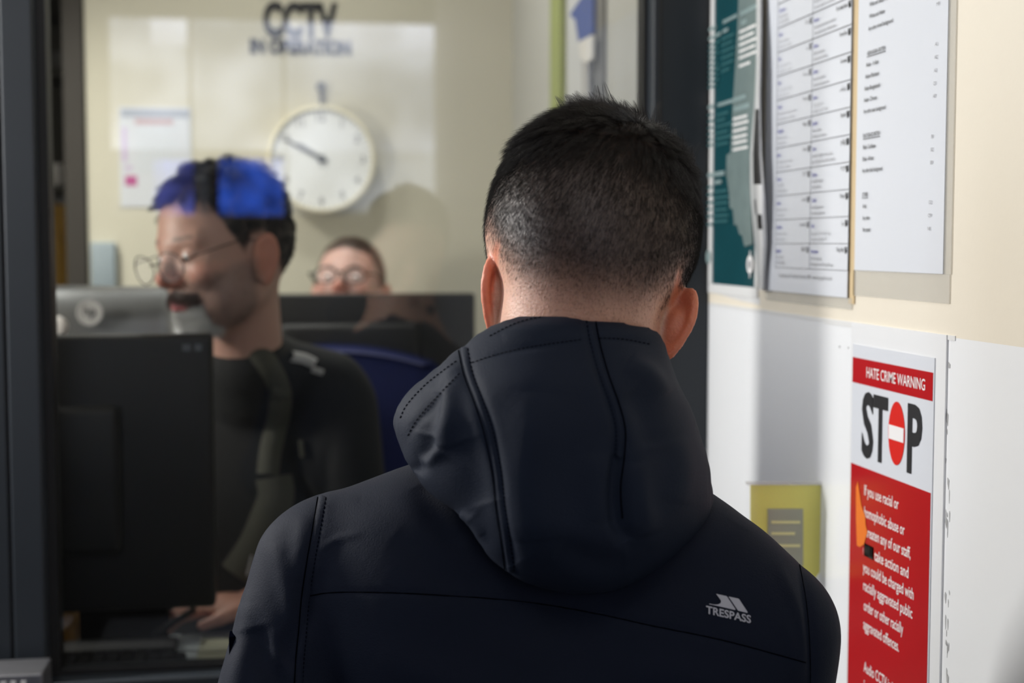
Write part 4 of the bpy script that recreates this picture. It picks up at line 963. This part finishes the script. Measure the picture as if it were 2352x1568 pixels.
# jacket
def f_jacket(x, y, z):
    Rr = rotm('Y', 8)
    c1 = cf(1285, 1590, 1.15); hx, hy, hz = rot(x, y, z, c1, Rr)
    d = ell(hx, hy, hz, (0, 0, 0), (.188, .112, .175))
    c2 = cf(1270, 2000, 1.17); hx, hy, hz = rot(x, y, z, c2, Rr)
    d = smin(d, ell(hx, hy, hz, (0, 0, 0), (.185, .125, .30)), .07)
    d = smin(d, cap(x, y, z, cf(1300, 1150, 1.13), cf(796, 1272, 1.13), .066, .050), .05)
    d = smin(d, cap(x, y, z, cf(1310, 1160, 1.13), cf(1775, 1440, 1.115), .064, .048), .05)
    # blades
    d = smin(d, ell(x, y, z, cf(1000, 1420, 1.10), (.075, .055, .09)), .05); d = smin(d, ell(x, y, z, cf(1590, 1480, 1.09), (.075, .055, .09)), .05)
    # collar stand hidden by the hood
    d = smin(d, cap(x, y, z, cf(1305, 1120, 1.13), cf(1322, 985, 1.13), .075, .070), .03)
    dl = cap(x, y, z, cf(735, 1306, 1.13), el[-1], .053, .048); dl = smin(dl, cap(x, y, z, el[-1], np.array(wr[-1])*.8+np.array(el[-1])*.2, .049, .040), .02)
    dr = cap(x, y, z, cf(1762, 1464, 1.115), el[1], .050, .048); dr = smin(dr, cap(x, y, z, el[1], np.array(wr[1])*.8+np.array(el[1])*.2, .049, .040), .02)
    d = smin(d, dl, .016); d = smin(d, dr, .020)
    return smax(d, -(z+.80), .01)
lo = np.array(cf(470, 1000, 1.1)); hi = np.array(cf(1960, 1000, 1.1))
V, Q = snet(f_jacket, (-.32, .93, -.86), (.31, 1.56, -.02), .0052)
V = lap(V, Q, 2)
def subdiv(V, Q, sel=None):
    e = np.sort(np.concatenate([Q[:, [0, 1]], Q[:, [1, 2]], Q[:, [2, 3]], Q[:, [3, 0]]]), 1); u, inv = np.unique(e, axis=0, return_inverse=True); inv = inv.ravel()
    n = len(V); m = len(Q); em = V[u].mean(1); fc = V[Q].mean(1); E_ = inv.reshape(4, m).T+n; Fi = np.arange(m)+n+len(u)
    return np.concatenate([V, em, fc]), np.concatenate([np.stack([Q[:, k], E_[:, k], Fi, E_[:, (k+3) % 4]], 1) for k in range(4)])
def folds(V, Q, specs):
    N = vnorm(V, Q); W_ = to_w(V); px, py, D = proj(W_); vis = N[:, 1] < .15
    for pts, w, a in specs:
        d, t = line_d(spline(pts, 6), px, py); g = np.exp(-(d/w)**2)*np.sin(np.pi*np.clip(t, .02, .98))**.5
        V = V+N*(a*g*vis)[:, None]
    return V
V, Q = subdiv(V, Q); V = lap(V, Q, 2)
jf = [([(745, 1300), (705, 1400), (660, 1500), (650, 1568), (650, 1640)], 26, -.004), ([(630, 1240), (655, 1330), (680, 1430), (690, 1520)], 22, .0035), ([(700, 1180), (690, 1260), (680, 1340)], 20, .002),
      ([(580, 1440), (600, 1500), (640, 1600)], 30, -.007), ([(560, 1380), (560, 1480), (540, 1560), (530, 1650)], 22, .003), ([(620, 1490), (670, 1550), (720, 1620)], 14, .003),
      ([(735, 1262), (775, 1238), (830, 1225)], 9, .0012), ([(740, 1170), (760, 1150), (830, 1150)], 20, .0015), ([(740, 1140), (728, 1210), (713, 1300), (700, 1400), (690, 1500), (688, 1600)], 9, -.0022),
      ([(1835, 1300), (1852, 1380), (1860, 1480), (1862, 1580)], 12, -.0028), ([(1800, 1420), (1822, 1500), (1826, 1570)], 20, .002), ([(1790, 1300), (1835, 1420), (1850, 1540)], 14, .002),
      ([(900, 1230), (1000, 1300), (1100, 1380)], 40, -.0025), ([(860, 1500), (1000, 1560), (1150, 1600)], 50, .003), ([(1450, 1540), (1600, 1560), (1750, 1600)], 40, .002), ([(960, 1110), (1000, 1180), (1060, 1260)], 30, -.003), ([(1700, 1200), (1640, 1290), (1540, 1360)], 34, -.003)]
YOKE = [(712, 1368), (771, 1360), (900, 1361), (1050, 1369), (1200, 1381), (1350, 1405), (1500, 1437), (1665, 1471), (1850, 1521)]
jf.append((YOKE, 5, -.0012))
V = folds(V, Q, jf)
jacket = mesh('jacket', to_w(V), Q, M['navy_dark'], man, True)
jb = bvh_of(to_w(V), Q)
mb = MB()
drape(mb, jb, YOKE, 2.8, [0, .0002, 0])
AL = [(742, 1139), (730, 1210), (716, 1290), (704, 1370), (697, 1450), (690, 1530), (688, 1590)]
drape(mb, jb, [(x-12, y+3) for x, y in AL], 2.8, [0, .0003, 0]); drape(mb, jb, [(1836, 1296), (1851, 1380), (1859, 1470), (1861, 1580)], 1.8, [0, .0003, 0])
o = mb.build('seam_lines', M['seam'], jacket, True)
mb = MB(); drape(mb, jb, [(x-1, y+1) for x, y in AL], 20, [-.0006, .0009, .0013, .0009, -.0006]); mb.build('armhole_band', M['navy_dark'], jacket, True)
mb = MB(); dashes(mb, jb, [(x+7, y+4) for x, y in AL], 2.4, 6, 4); o = mb.build('stitching', M['thread'], jacket); o['kind'] = 'stuff'
# logo printed on the right shoulder blade
def surf(px, py, e=.0007):
    d = ray(px, py).normalized(); h, no, _, _ = jb.ray_cast(CAM, d)
    if no.dot(d) > 0: no = -no
    return h+no*e
lp = lambda x, y: (1580+x/11.76, 1330+y/11.76)
def fill(mb, poly):
    """print patch: grid-clipped polygon draped on the surface"""
    P = [lp(*p) for p in poly]; n = len(P)
    mb.add([surf(*p) for p in P], [tuple(range(n))])
mb = MB()
s1 = [(755, 393), (1030, 455), (1050, 470), (1272, 800), (1276, 815), (1262, 829), (860, 735), (575, 675), (568, 664), (575, 656), (690, 680), (760, 683), (820, 675), (865, 650), (885, 620), (888, 590), (870, 550)]
fill(mb, [(755, 393), (1030, 455), (1050, 470), (1272, 800), (1276, 815), (1262, 829), (860, 735), (865, 650), (885, 620), (888, 590), (870, 550)])
fill(mb, [(860, 735), (575, 675), (568, 664), (575, 656), (690, 680), (760, 683), (820, 675), (865, 650)])
fill(mb, [(1090, 467), (1345, 522), (1372, 535), (1598, 878), (1602, 893), (1588, 907), (1352, 847), (1338, 835)])
mb.build('logo_mark', M['logo'], jacket)
mb = MB(); Vt, Ft = glyphs("TRESPASS", .022); x0_, x1_ = Vt[:, 0].min(), Vt[:, 0].max(); a_ = math.radians(12.6); Wt = 1235/11.76; k_ = Wt/(x1_-x0_); hv = 17.8/.72
pts = []
for v in Vt:
    u = (v[0]-x0_)*k_; h_ = v[1]*hv; b0 = lp(487, 913)
    pts.append(surf(b0[0]+u*math.cos(a_)*1.0+h_*math.sin(math.radians(4))*-.0, b0[1]+u*math.sin(a_)-h_))
mb.add(pts, Ft); mb.build('logo_lettering', M['logo'], jacket)
# sleeve tab
p = to_w([cf(533, 1480, 1.10)])[0]; MB().box((p[0]-.0020, p[1]-.010, p[2]-.010), (p[0]+.003, p[1]+.008, p[2]+.009), 0, .0008).build('sleeve_tab', M['thread'], jacket)
print('jacket ok')
# hood
HO = [(1112, 757), (1180, 729), (1260, 713), (1350, 705), (1430, 711), (1482, 735), (1520, 772), (1538, 826), (1556, 880), (1588, 940), (1608, 1002), (1628, 1070), (1636, 1150), (1618, 1200), (1572, 1256), (1510, 1306), (1430, 1348), (1345, 1363), (1268, 1354), (1188, 1328), (1130, 1286), (1090, 1232), (1054, 1180), (1000, 1142), (960, 1104), (938, 1072), (922, 1030), (906, 985), (908, 948), (928, 912), (968, 872), (1012, 838), (1062, 795)]
HP = np.array(spline(HO, 5, True))
gx, gy = np.meshgrid(np.arange(840, 1701, 4.), np.arange(640, 1430, 4.), indexing='ij')
SD = poly_sd(HP, gx, gy)
def samp(px, py):
    u = np.clip((px-840)/4, 0, SD.shape[0]-1.001); v = np.clip((py-640)/4, 0, SD.shape[1]-1.001); i = u.astype(int); j = v.astype(int); fu = u-i; fv = v-j
    return (SD[i, j]*(1-fu)+SD[i+1, j]*fu)*(1-fv)+(SD[i, j+1]*(1-fu)+SD[i+1, j+1]*fu)*fv
def hood_mid(px, py): return 1.018+5.2e-7*(px-1275)**2+.018*sstep(760, 700, py)-.010*sstep(800, 1000, py)+.010*sstep(1200, 1360, py)
def f_hood(x, y, z):
    px = 1176+FPX*x/y; py = 784-FPX*z/y; s = samp(px, py); m = hood_mid(px, py)
    Rr = 150.; T = .046; q = np.clip(s/Rr, 0, 1); t = T*np.sqrt(np.clip(1-(1-q)**2, 0, 1))*(1-.35*sstep(900, 740, py))
    d = np.abs(y-m)-t; d = np.where(s < 0, np.maximum(d, -s/FPX*1.02), np.minimum(np.maximum(d, -s/FPX), d))
    d = smax(d, -cap(x, y, z, tuple(np.array(C_man)+Hm@np.array((0, -.03, -.045))), NB, .062, .068), .006)
    return d
V, Q = snet(f_hood, np.array((-.105, .90, -.21)), np.array((.170, 1.16, .04)), .0032)
V = lap(V, Q, 3); V, Q = subdiv(V, Q); V = lap(V, Q, 3)
BL = [(1066, 800), (1078, 858), (1103, 925), (1124, 990), (1143, 1080), (1152, 1160), (1164, 1240), (1174, 1312)]
BR = [(1350, 708), (1362, 780), (1384, 860), (1407, 925), (1422, 985), (1420, 1050), (1412, 1120), (1416, 1190)]
hf = [([(1050, 830), (1035, 900), (1028, 970), (1012, 1030)], 24, .006), ([(1012, 1030), (985, 1055), (955, 1062)], 14, .004), ([(985, 1000), (975, 1040), (950, 1090)], 20, -.006), ([(1010, 900), (990, 950), (970, 1000)], 26, -.0045),
      (BL, 15, -.0030), (BR, 15, -.0034), ([(1060, 1010), (1085, 1080), (1110, 1160)], 40, -.004), ([(1425, 1040), (1415, 1130), (1422, 1200), (1446, 1246)], 20, -.0065), ([(1460, 1060), (1470, 1150), (1490, 1230)], 30, .004),
      ([(1370, 1040), (1372, 1120), (1380, 1200)], 34, .0035), ([(1440, 830), (1490, 860), (1530, 910)], 26, .005), ([(1440, 900), (1480, 950), (1500, 1030)], 34, -.004), ([(1240, 900), (1230, 1000), (1220, 1100), (1230, 1250)], 60, .0055),
      ([(1080, 1190), (1140, 1240), (1180, 1300)], 30, -.003), ([(1055, 1180), (1080, 1195), (1105, 1235)], 10, .003), ([(1280, 1250), (1360, 1290), (1440, 1290)], 34, -.003), ([(1130, 812), (1230, 795), (1345, 779)], 9, -.0014), ([(1375, 777), (1430, 779), (1500, 792)], 9, -.0012),
      ([(1150, 770), (1240, 752), (1340, 742)], 20, .0016), ([(1560, 1000), (1570, 1080), (1560, 1160)], 30, .003), ([(940, 1000), (960, 960), (1010, 905), (1060, 856)], 9, -.0016)]
V = folds(V, Q, hf)
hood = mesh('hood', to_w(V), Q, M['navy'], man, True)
hb = bvh_of(to_w(V), Q)
mb = MB()
for B in (BL, BR[:6]):
    mb = MB(); drape(mb, hb, B, 19, [-.0008, .0008, .0013, .0013, .0008, -.0008]); mb.build('seam_band', M['navy'], hood, True)
mb = MB()
drape(mb, hb, [(x+(14 if i > 0 else 14), y) for i, (x, y) in enumerate(BR)], 3.2, [0, .0003, 0]); drape(mb, hb, [(x-13, y+2) for x, y in BL], 2.4, [0, .0003, 0])
mb.build('seam_lines', M['seam'], hood, True)
mb = MB()
for L_ in ([(x+9, y) for x, y in BL], [(x-8, y) for x, y in BR[:6]], [(1084, 833), (1150, 812), (1230, 795), (1342, 779)], [(1376, 777), (1430, 779), (1500, 792)], [(1125, 772), (1190, 741), (1262, 725), (1340, 716)], [(1056, 858), (1010, 905), (960, 962), (935, 1005)], [(920, 960), (935, 930), (975, 886), (1020, 850), (1056, 824)]):
    dashes(mb, hb, L_, 2.3, 6, 4)
o = mb.build('stitching', M['thread'], hood); o['kind'] = 'stuff'
# trousers and shoes
hipL, hipR = np.array(ML)+(-.09, .02, .88), np.array(ML)+(.09, .0, .88)
def f_tr(x, y, z):
    d = cap(x, y, z, hipL, hipR, .105); 
    for h, s in ((hipL, -1), (hipR, 1)):
        k = h+(s*.01, .03, -.42); a = k+(s*.005, -.03, -.40); d = smin(d, cap(x, y, z, h, k, .09, .066), .03); d = smin(d, cap(x, y, z, k, a, .066, .055), .02)
    return d
V, Q = snet(f_tr, np.array(ML)+(-.25, -.16, .0), np.array(ML)+(.25, .2, 1.02), .009); mesh('trousers', V, Q, M['denim'], man, True)
for s in (-1, 1):
    b_ = np.array(ML)+(s*.105, .04, .0)
    def f_sh(x, y, z): return smax(smin(ell(x, y, z, b_+(0, .05, .035), (.047, .13, .045)), ell(x, y, z, b_+(0, -.02, .06), (.043, .06, .06)), .02), -(z-.0), .004)
    V, Q = snet(f_sh, b_+(-.07, -.12, -.02), b_+(.07, .21, .14), .005); mesh('shoe', V, Q, M['black'], man, True)
print('man ok')

# ------------------------------------------------------------------ officer behind the glass
def figure_head(parent, C, Hx, sc, hairk, skinc, hairmat, neck, h=.0032, lips=(.50, .16, .17), nh=15000, hl=(.006, .012, .022), extra=None, flowv=None):
    c = np.array(C)
    def f(x, y, z):
        hx, hy, hz = rot(x, y, z, C, Hx); hx, hy, hz = hx/sc, hy/sc, hz/sc
        d = head_sdf(hx, hy, hz, True, .076)
        for s in (-1, 1): d = smin(d, ear(hx, hy, hz, s, 1.0, .016), .004)
        d = d*sc; a = c+Hx@np.array((0, -.015, -.07))*sc; d = smin(d, cap(x, y, z, a, neck, .052*sc, .058), .022)
        if extra: d = smin(d, extra(x, y, z), .03)
        return d
    V, Q = snet(f, np.minimum(c-.16*sc, np.array(neck)-.07), c+.15*sc, h); V = lap(V, Q, 1, .3); Nn = vnorm(V, Q); Pl = ((V-c)@Hx)/sc; x, y, z = Pl.T; ax = np.abs(x)
    m = hair_mask(Pl, hairk); er = sstep(.076, .084, ax)*(z < .0)*(z > -.09); m = m*(1-er)
    col = np.tile(np.array(skinc), (len(V), 1))
    def put(msk, cc, a=1): 
        nonlocal col
        k = (msk*a)[:, None]; col = col*(1-k)+np.array(cc)*k
    put(er, np.array(skinc)*(1.05, .75, .65)); put(sstep(.02, .008, np.hypot(ax*.6, z+.050))*(y > .09), (.52, .19, .14), .8)
    put(sstep(.024, .016, ax*.9)*sstep(.0105, .0085, np.abs(z+.084))*(y > .086), lips)
    put(sstep(.020, .010, np.hypot(ax-.048, z+.048))*(y > .04), (.58, .24, .18), .5)
    put(sstep(.012, .006, np.abs(z+.004-.01*0))*sstep(.018, .012, np.abs(ax-.031))*(y > .05)*sstep(.004, .002, np.abs(z-.004)), (.07, .045, .035), .9)
    put(m, (.03, .025, .022), .95)
    return V, Q, Nn, Pl, m, col, c
def add_hair(parent, V, Q, Nn, Pl, m, Hx, C, sc, n, L0, mt, nm, rad=.00011, flow=None, lift=.6, clump=None, droop=.2, jit=.3):
    w = m[Q].mean(1); P, i = sample_surface(V, Q, n, np.where(w > .3, w, 0)); L_ = (P-np.array(C))@Hx; Nl = Nn[Q[i, 0]]@Hx
    L = (L0(L_/sc) if callable(L0) else np.full(len(P), L0))*rng.uniform(.7, 1.2, len(P))
    fl = np.tile(np.array(flow, float), (len(P), 1)) if flow is not None else (lambda a: a/np.linalg.norm(a, axis=1, keepdims=True))(L_-np.array((0, -.05, .08)))
    fl -= Nl*(fl*Nl).sum(1, keepdims=True)
    S_ = strands(L_, Nl, L, fl, np.full(len(P), lift), Hx, C, 5, droop, clump, jit)
    return hair_obj(nm, S_, np.array([1, .95, .85, .6, .3])*rad, mt, parent)
off = thing('person', 'officer with dark hair, grey goatee and glasses in black uniform, looking down to the left', 'person', tuple(to_w([cf(590, 1300, 2.36)])[0][:2])+(.35,))
Co = cf(505, 528, 2.20); yw = math.radians(44); pt = math.radians(15); so = 1.10
Ho = frame((-math.sin(yw)*math.cos(pt), -math.cos(yw)*math.cos(pt), -math.sin(pt)), (-.05, 0, 1))
nk = cf(570, 850, 2.30)
V, Q, Nn, Pl, m, col, c2 = figure_head(off, Co, Ho, so, 'officer', (.50, .29, .23), M['hair2'], nk)
x, y, z = Pl.T; ax = np.abs(x)
bd = sstep(-.062, -.080, z-ax*.35)*(y > .0)*sstep(-.138, -.125, z)*(1-sstep(.022, .016, ax)*sstep(.0115, .009, np.abs(z+.084))*(y > .086))*sstep(.0, .02, y)
ms = sstep(.0085, .005, np.abs(z+.070+ax*.30))*sstep(.038, .030, ax)*(y > .08)
gt = bd*sstep(.040, .028, ax)*(z < -.09)*sstep(.045, .06, y)
col = col*(1-.45*bd[:, None])+np.array((.14, .125, .12))*.45*bd[:, None]; col = col*(1-.9*gt[:, None])+np.array((.55, .55, .55))*.9*gt[:, None]; col = col*(1-.9*ms[:, None])+np.array((.06, .04, .035))*.9*ms[:, None]
# hands: a forearm and hand resting on the desk
def limb(pts, rad, k=.012):
    def f(x, y, z):
        d = cap(x, y, z, pts[0], pts[1], rad[0], rad[1])
        for i in range(1, len(pts)-1): d = smin(d, cap(x, y, z, pts[i], pts[i+1], rad[i], rad[i+1]), k)
        return d
    return f
def hand_at(w, fdir, up, s):
    w = np.array(w); fdir = np.array(fdir)/np.linalg.norm(fdir); up = np.array(up)/np.linalg.norm(up); side = np.cross(fdir, up); side /= np.linalg.norm(side); up = np.cross(side, fdir)
    def f(x, y, z):
        hx, hy, hz = rot(x, y, z, w+fdir*.05, np.stack([side, fdir, up], 1)); d = ell(hx, hy, hz, (0, 0, 0), (.042, .056, .018))
        for ox, L in ((-.031, .058), (-.010, .070), (.011, .066), (.030, .050)):
            a = w+fdir*.092+side*ox; b = a+fdir*L*.5-up*L*.10+side*ox*.2; e = b+fdir*L*.38-up*L*.35
            d = smin(d, cap(x, y, z, a, b, .0090, .0084), .003); d = smin(d, cap(x, y, z, b, e, .0084, .0072), .003)
        a = w+fdir*.025-side*s*.03; b = a+fdir*.035-side*s*.022-up*.006; e = b+fdir*.028-side*s*.002-up*.008
        d = smin(d, cap(x, y, z, a, b, .012, .0098), .008); return smin(d, cap(x, y, z, b, e, .0098, .008), .003)
    return f
e_o = cf(775, 1330, 2.30); w_o = cf(590, 1386, 2.26)
fh_ = limb([cf(800, 1010, 2.37), e_o, w_o], [.040, .036, .029]); hd = hand_at(w_o, np.array(cf(480, 1392, 2.24))-np.array(w_o), (0, -.1, 1), 1)
f2 = lambda x, y, z: smin(fh_(x, y, z), hd(x, y, z), .012)
pts = np.array([cf(800, 1010, 2.37), e_o, w_o, cf(440, 1400, 2.1)]); V2, Q2 = snet(f2, pts.min(0)-.06, pts.max(0)+.06, .0042)
e_2 = cf(335, 1330, 2.46); w_2 = cf(400, 1570, 2.44)
f3 = lambda x, y, z: smin(limb([cf(420, 1000, 2.42), e_2, w_2], [.045, .042, .030])(x, y, z), hand_at(w_2, (.8, -.3, -.35), (0.2, 0, 1), -1)(x, y, z), .012)
pts = np.array([cf(420, 1000, 2.42), e_2, w_2, np.array(w_2)+(.17, -.08, -.09)]); V3, Q3 = snet(f3, pts.min(0)-.06, pts.max(0)+.06, .0048)
sk = np.array((.50, .26, .20))
mesh('body', to_w(np.concatenate([V, V2, V3])), np.concatenate([Q, Q2+len(V), Q3+len(V)+len(V2)]), M['skin2'], off, True, col=np.concatenate([col, np.tile(sk, (len(V2), 1)), np.tile(sk, (len(V3), 1))]))
add_hair(off, V, Q, Nn, Pl, m, Ho, Co, so, 17000, lambda L: np.interp(L[:, 2], [-.08, 0, .04, .08], [.004, .008, .020, .030]), M['hair2'], 'hair', .00016, lift=.9, clump=(160, .7), jit=.32)
add_hair(off, V, Q, Nn, Pl, np.clip(gt*1.5, 0, 1), Ho, Co, so, 3500, .012, M['beard'], 'goatee', .00013, flow=(0, .3, -1), lift=.7)
add_hair(off, V, Q, Nn, Pl, np.clip(ms*1.5, 0, 1), Ho, Co, so, 1500, .007, M['moustache'], 'moustache', .00013, flow=(0, .3, -1), lift=.6)
add_hair(off, V, Q, Nn, Pl, np.clip(bd*(1-gt)*1.2, 0, 1), Ho, Co, so, 3500, .0035, M['moustache'], 'jaw_stubble', .0001, flow=(0, .1, -1), lift=.8)
def spectacles(parent, C, Hx, sc, m, down=.0, fwd=0, nm='glasses', rx=.025, rz=.019, r=.0013):
    W2 = lambda p: to_w([np.array(C)+Hx@(np.array(p)*sc)])[0]
    mb = MB(); g = MB()
    for s in (-1, 1):
        ring = [W2((s*.033+rx*math.cos(a), .104+fwd-.006*abs(math.cos(a))*(1 if s*math.cos(a) > 0 else .2), -.024-down+rz*math.sin(a))) for a in np.linspace(0, 2*math.pi, 29)]
        mb.tube(ring, r*sc, 8, cap=False); g.add(ring[:-1], [tuple(range(28))])
        mb.tube([W2((s*.058, .100+fwd, -.020-down)), W2((s*.076, .085+fwd, -.016-down*.8)), W2((s*.0795, .03, -.016)), W2((s*.079, -.01, -.022)), W2((s*.077, -.022, -.045))], r*sc, 8)
        e = MB().lathe(W2((s*.031, .077, -.022)), Vector(to_w([Hx@np.array((0, 1, 0))])[0]-to_w([np.zeros(3)])[0]), [(.0001, -.001), (.0055, .0095*sc), (.004, .0118*sc), (.0, .0122*sc)], 16)
    mb.tube([W2((-.009, .105+fwd, -.020-down)), W2((0, .1075+fwd, -.016-down)), W2((.009, .105+fwd, -.020-down))], r*sc, 8)
    o = mb.build(nm, m, parent, True); g.build('lenses', M['lens'], o, True); return o
spectacles(off, Co, Ho, so, M['black'], .006, .012, rx=.027, rz=.020, r=.0009)
def eyes(parent, C, Hx, sc):
    for s in (-1, 1):
        W2 = lambda p: to_w([np.array(C)+Hx@(np.array(p)*sc)])[0]; mb = MB(); a = Vector(W2((s*.031, .0785, -.0225))); ax_ = (Vector(W2((s*.031, .2, -.06)))-a).normalized()
        mb.lathe(a, ax_, [(.0098*sc*math.sin(t), -.0098*sc*math.cos(t)) for t in np.linspace(.001, math.pi-.45, 10)]+[(.0042*sc, .0093*sc), (.0001, .0098*sc)], 20)
        mb.mi = [1 if i >= 10*20 else 0 for i in range(len(mb.mi))]; mb.build('eye', [M['eye'], M['iris']], parent, True)
eyes(off, Co, Ho, so)
# uniform
def f_uni(x, y, z):
    d = ell(x, y, z, cf(590, 1170, 2.40), (.19, .125, .26)); d = smin(d, ell(x, y, z, cf(590, 1440, 2.42), (.182, .125, .165)), .06)
    d = smin(d, cap(x, y, z, cf(590, 845, 2.33), cf(755, 893, 2.36), .060, .064), .04); d = smin(d, cap(x, y, z, cf(575, 850, 2.34), cf(420, 925, 2.42), .06, .065), .04)
    d = smin(d, cap(x, y, z, cf(580, 880, 2.32), cf(572, 840, 2.29), .075, .067), .02)
    d = smin(d, limb([cf(775, 940, 2.37), cf(806, 1180, 2.35)], [.068, .062])(x, y, z), .02); d = smin(d, limb([cf(425, 1000, 2.42), cf(350, 1200, 2.42)], [.066, .060])(x, y, z), .02)
    d = smin(d, cap(x, y, z, cf(806, 1180, 2.35), e_o, .060, .052), .015); d = smin(d, cap(x, y, z, cf(350, 1200, 2.42), e_2, .058, .050), .015)
    return d
V, Q = snet(f_uni, (-.72, 2.10, -.78), (-.12, 2.62, .02), .007)
V = lap(V, Q, 2); V = folds(V, Q, [([(640, 960), (680, 1060), (700, 1160)], 14, -.006), ([(760, 1010), (750, 1100), (770, 1200)], 16, -.006), ([(700, 1100), (760, 1160), (830, 1180)], 12, .005)])
uni = mesh('uniform', to_w(V), Q, M['blackcloth'], off, True); ub = bvh_of(to_w(V), Q)
mb = MB(); drape(mb, ub, [(588, 800), (622, 850), (643, 900), (640, 955), (622, 1030), (615, 1090)], 52, [0, .006, .008, .006, 0]); drape(mb, ub, [(628, 1095), (634, 1140), (612, 1200), (585, 1260), (545, 1320)], 84, [0, .006, .008, .006, 0])
mb.build('webbing_strap', M['olive'], uni, True)
mb = MB(); drape(mb, ub, [(617, 895), (660, 905)], 38, [0, .010, .012, .010, 0]); mb.build('buckle', M['olive'], uni, True)
mb = MB(); drape(mb, ub, [(668, 818), (700, 824), (724, 836)], 24, [0, .006, .006, 0]); drape(mb, ub, [(716, 848), (742, 856)], 14, [0, .006, .006, 0]); mb.build('shoulder_badge', M['badge'], uni, True)
mb = MB(); drape(mb, ub, [(580, 1272), (570, 1318)], 13, [0, .008, .008, 0]); mb.build('pen', M['badge'], uni, True)
mb = MB(); drape(mb, ub, [(690, 1010), (695, 1050)], 10, [0, .006, .006, 0]); mb.build('zip_pull', M['olive'], uni, True)
OL = rootloc(off)
def f_ot(x, y, z):
    h = np.array(OL)+(0, .05, .55); d = cap(x, y, z, h+(-.09, 0, 0), h+(.09, 0, 0), .10)
    for s in (-1, 1):
        k = np.array((OL.x+s*.10, OL.y-.22, .86)); a = np.array((OL.x+s*.11, OL.y-.17, .44)); d = smin(d, cap(x, y, z, h+(s*.09, 0, 0), k, .085, .065), .03); d = smin(d, cap(x, y, z, k, a, .062, .05), .02)
    return d
V, Q = snet(f_ot, np.array(OL)+(-.25, -.36, 0), np.array(OL)+(.25, .2, .72), .01); mesh('trousers', V, Q, M['blackcloth'], off, True)
for s in (-1, 1):
    b_ = np.array((OL.x+s*.11, OL.y-.20, .35))
    def f_sh(x, y, z): return smax(ell(x, y, z, b_+(0, 0, .035), (.047, .14, .06)), -(z-.352), .004)
    V, Q = snet(f_sh, b_+(-.07, -.17, -.02), b_+(.07, .17, .12), .007); mesh('shoe', V, Q, M['black'], off, True)
print('officer ok')
# ------------------------------------------------------------------ the woman at the back
wom = thing('person', 'woman with tied-back brown hair and glasses, face half hidden behind the wide monitor', 'person', tuple(to_w([cf(800, 1000, 3.34)])[0][:2])+(.35,))
Cw = cf(805, 634, 3.24); yw = math.radians(6); Hw = frame((-math.sin(yw), -math.cos(yw), .20), (0.02, 0, 1)); nkw = cf(806, 850, 3.30)
V, Q, Nn, Pl, m, col, c3 = figure_head(wom, Cw, Hw, .98, 'woman', (.58, .36, .31), M['hair3'], nkw, .0045, (.55, .14, .18))
ewr = cf(650, 1100, 3.28); ewl = cf(950, 1100, 3.28)
va, qa = snet(lambda x, y, z: smin(limb([cf(700, 960, 3.33), ewr, cf(720, 1143, 3.19)], [.042, .038, .028])(x, y, z), hand_at(cf(720, 1143, 3.19), (.25, -1, -.03), (0, 0, 1), 1)(x, y, z), .01), (-.6, 2.85, -.5), (-.25, 3.42, -.08), .008)
vb, qb = snet(lambda x, y, z: smin(limb([cf(910, 960, 3.33), ewl, cf(890, 1143, 3.19)], [.042, .038, .028])(x, y, z), hand_at(cf(890, 1143, 3.19), (-.25, -1, -.03), (0, 0, 1), -1)(x, y, z), .01), (-.40, 2.85, -.5), (-.1, 3.42, -.08), .008)
sk = np.array((.56, .34, .28))
mesh('body', to_w(np.concatenate([V, va, vb])), np.concatenate([Q, qa+len(V), qb+len(V)+len(va)]), M['skin2'], wom, True, col=np.concatenate([col, np.tile(sk, (len(va), 1)), np.tile(sk, (len(vb), 1))]))
add_hair(wom, V, Q, Nn, Pl, m, Hw, Cw, .98, 9000, .022, M['hair3'], 'hair', .00022, flow=(0, -1, .1), lift=.10, droop=0, jit=.06)
V2, Q2 = snet(lambda x, y, z: ell(x, y, z, np.array(Cw)+Hw@np.array((0, -.112, .02)), (.032, .032, .032)), np.array(Cw)-.2, np.array(Cw)+.2, .006); mesh('hair_bun', to_w(V2), Q2, M['hair3'], wom, True)
spectacles(wom, Cw, Hw, .98, M['black'], 0, .004, rx=.026, rz=.018, r=.0022); eyes(wom, Cw, Hw, .98)
def f_w(x, y, z):
    d = ell(x, y, z, cf(806, 1120, 3.36), (.17, .11, .24)); d = smin(d, ell(x, y, z, cf(806, 1260, 3.36), (.165, .12, .105)), .05)
    d = smin(d, cap(x, y, z, cf(806, 910, 3.33), cf(700, 950, 3.35), .05, .055), .04); d = smin(d, cap(x, y, z, cf(806, 910, 3.33), cf(912, 950, 3.35), .05, .055), .04)
    d = smin(d, cap(x, y, z, cf(695, 960, 3.34), ewr, .055, .045), .02); d = smin(d, cap(x, y, z, cf(915, 960, 3.34), ewl, .055, .045), .02)
    return d
V, Q = snet(f_w, (-.72, 3.0, -.78), (-.0, 3.56, -.02), .010); mesh('jumper', to_w(V), Q, M['blackcloth'], wom, True)
WL = rootloc(wom); OL = WL
V, Q = snet(f_ot, np.array(OL)+(-.25, -.36, 0), np.array(OL)+(.25, .2, .72), .012); mesh('trousers', V, Q, M['blackcloth'], wom, True)
for s in (-1, 1):
    b_ = np.array((OL.x+s*.11, OL.y-.20, .35))
    V, Q = snet(lambda x, y, z: smax(ell(x, y, z, b_+(0, 0, .035), (.042, .125, .055)), -(z-.352), .004), b_+(-.07, -.17, -.02), b_+(.07, .17, .12), .008); mesh('shoe', V, Q, M['black'], wom, True)
print('people ok')
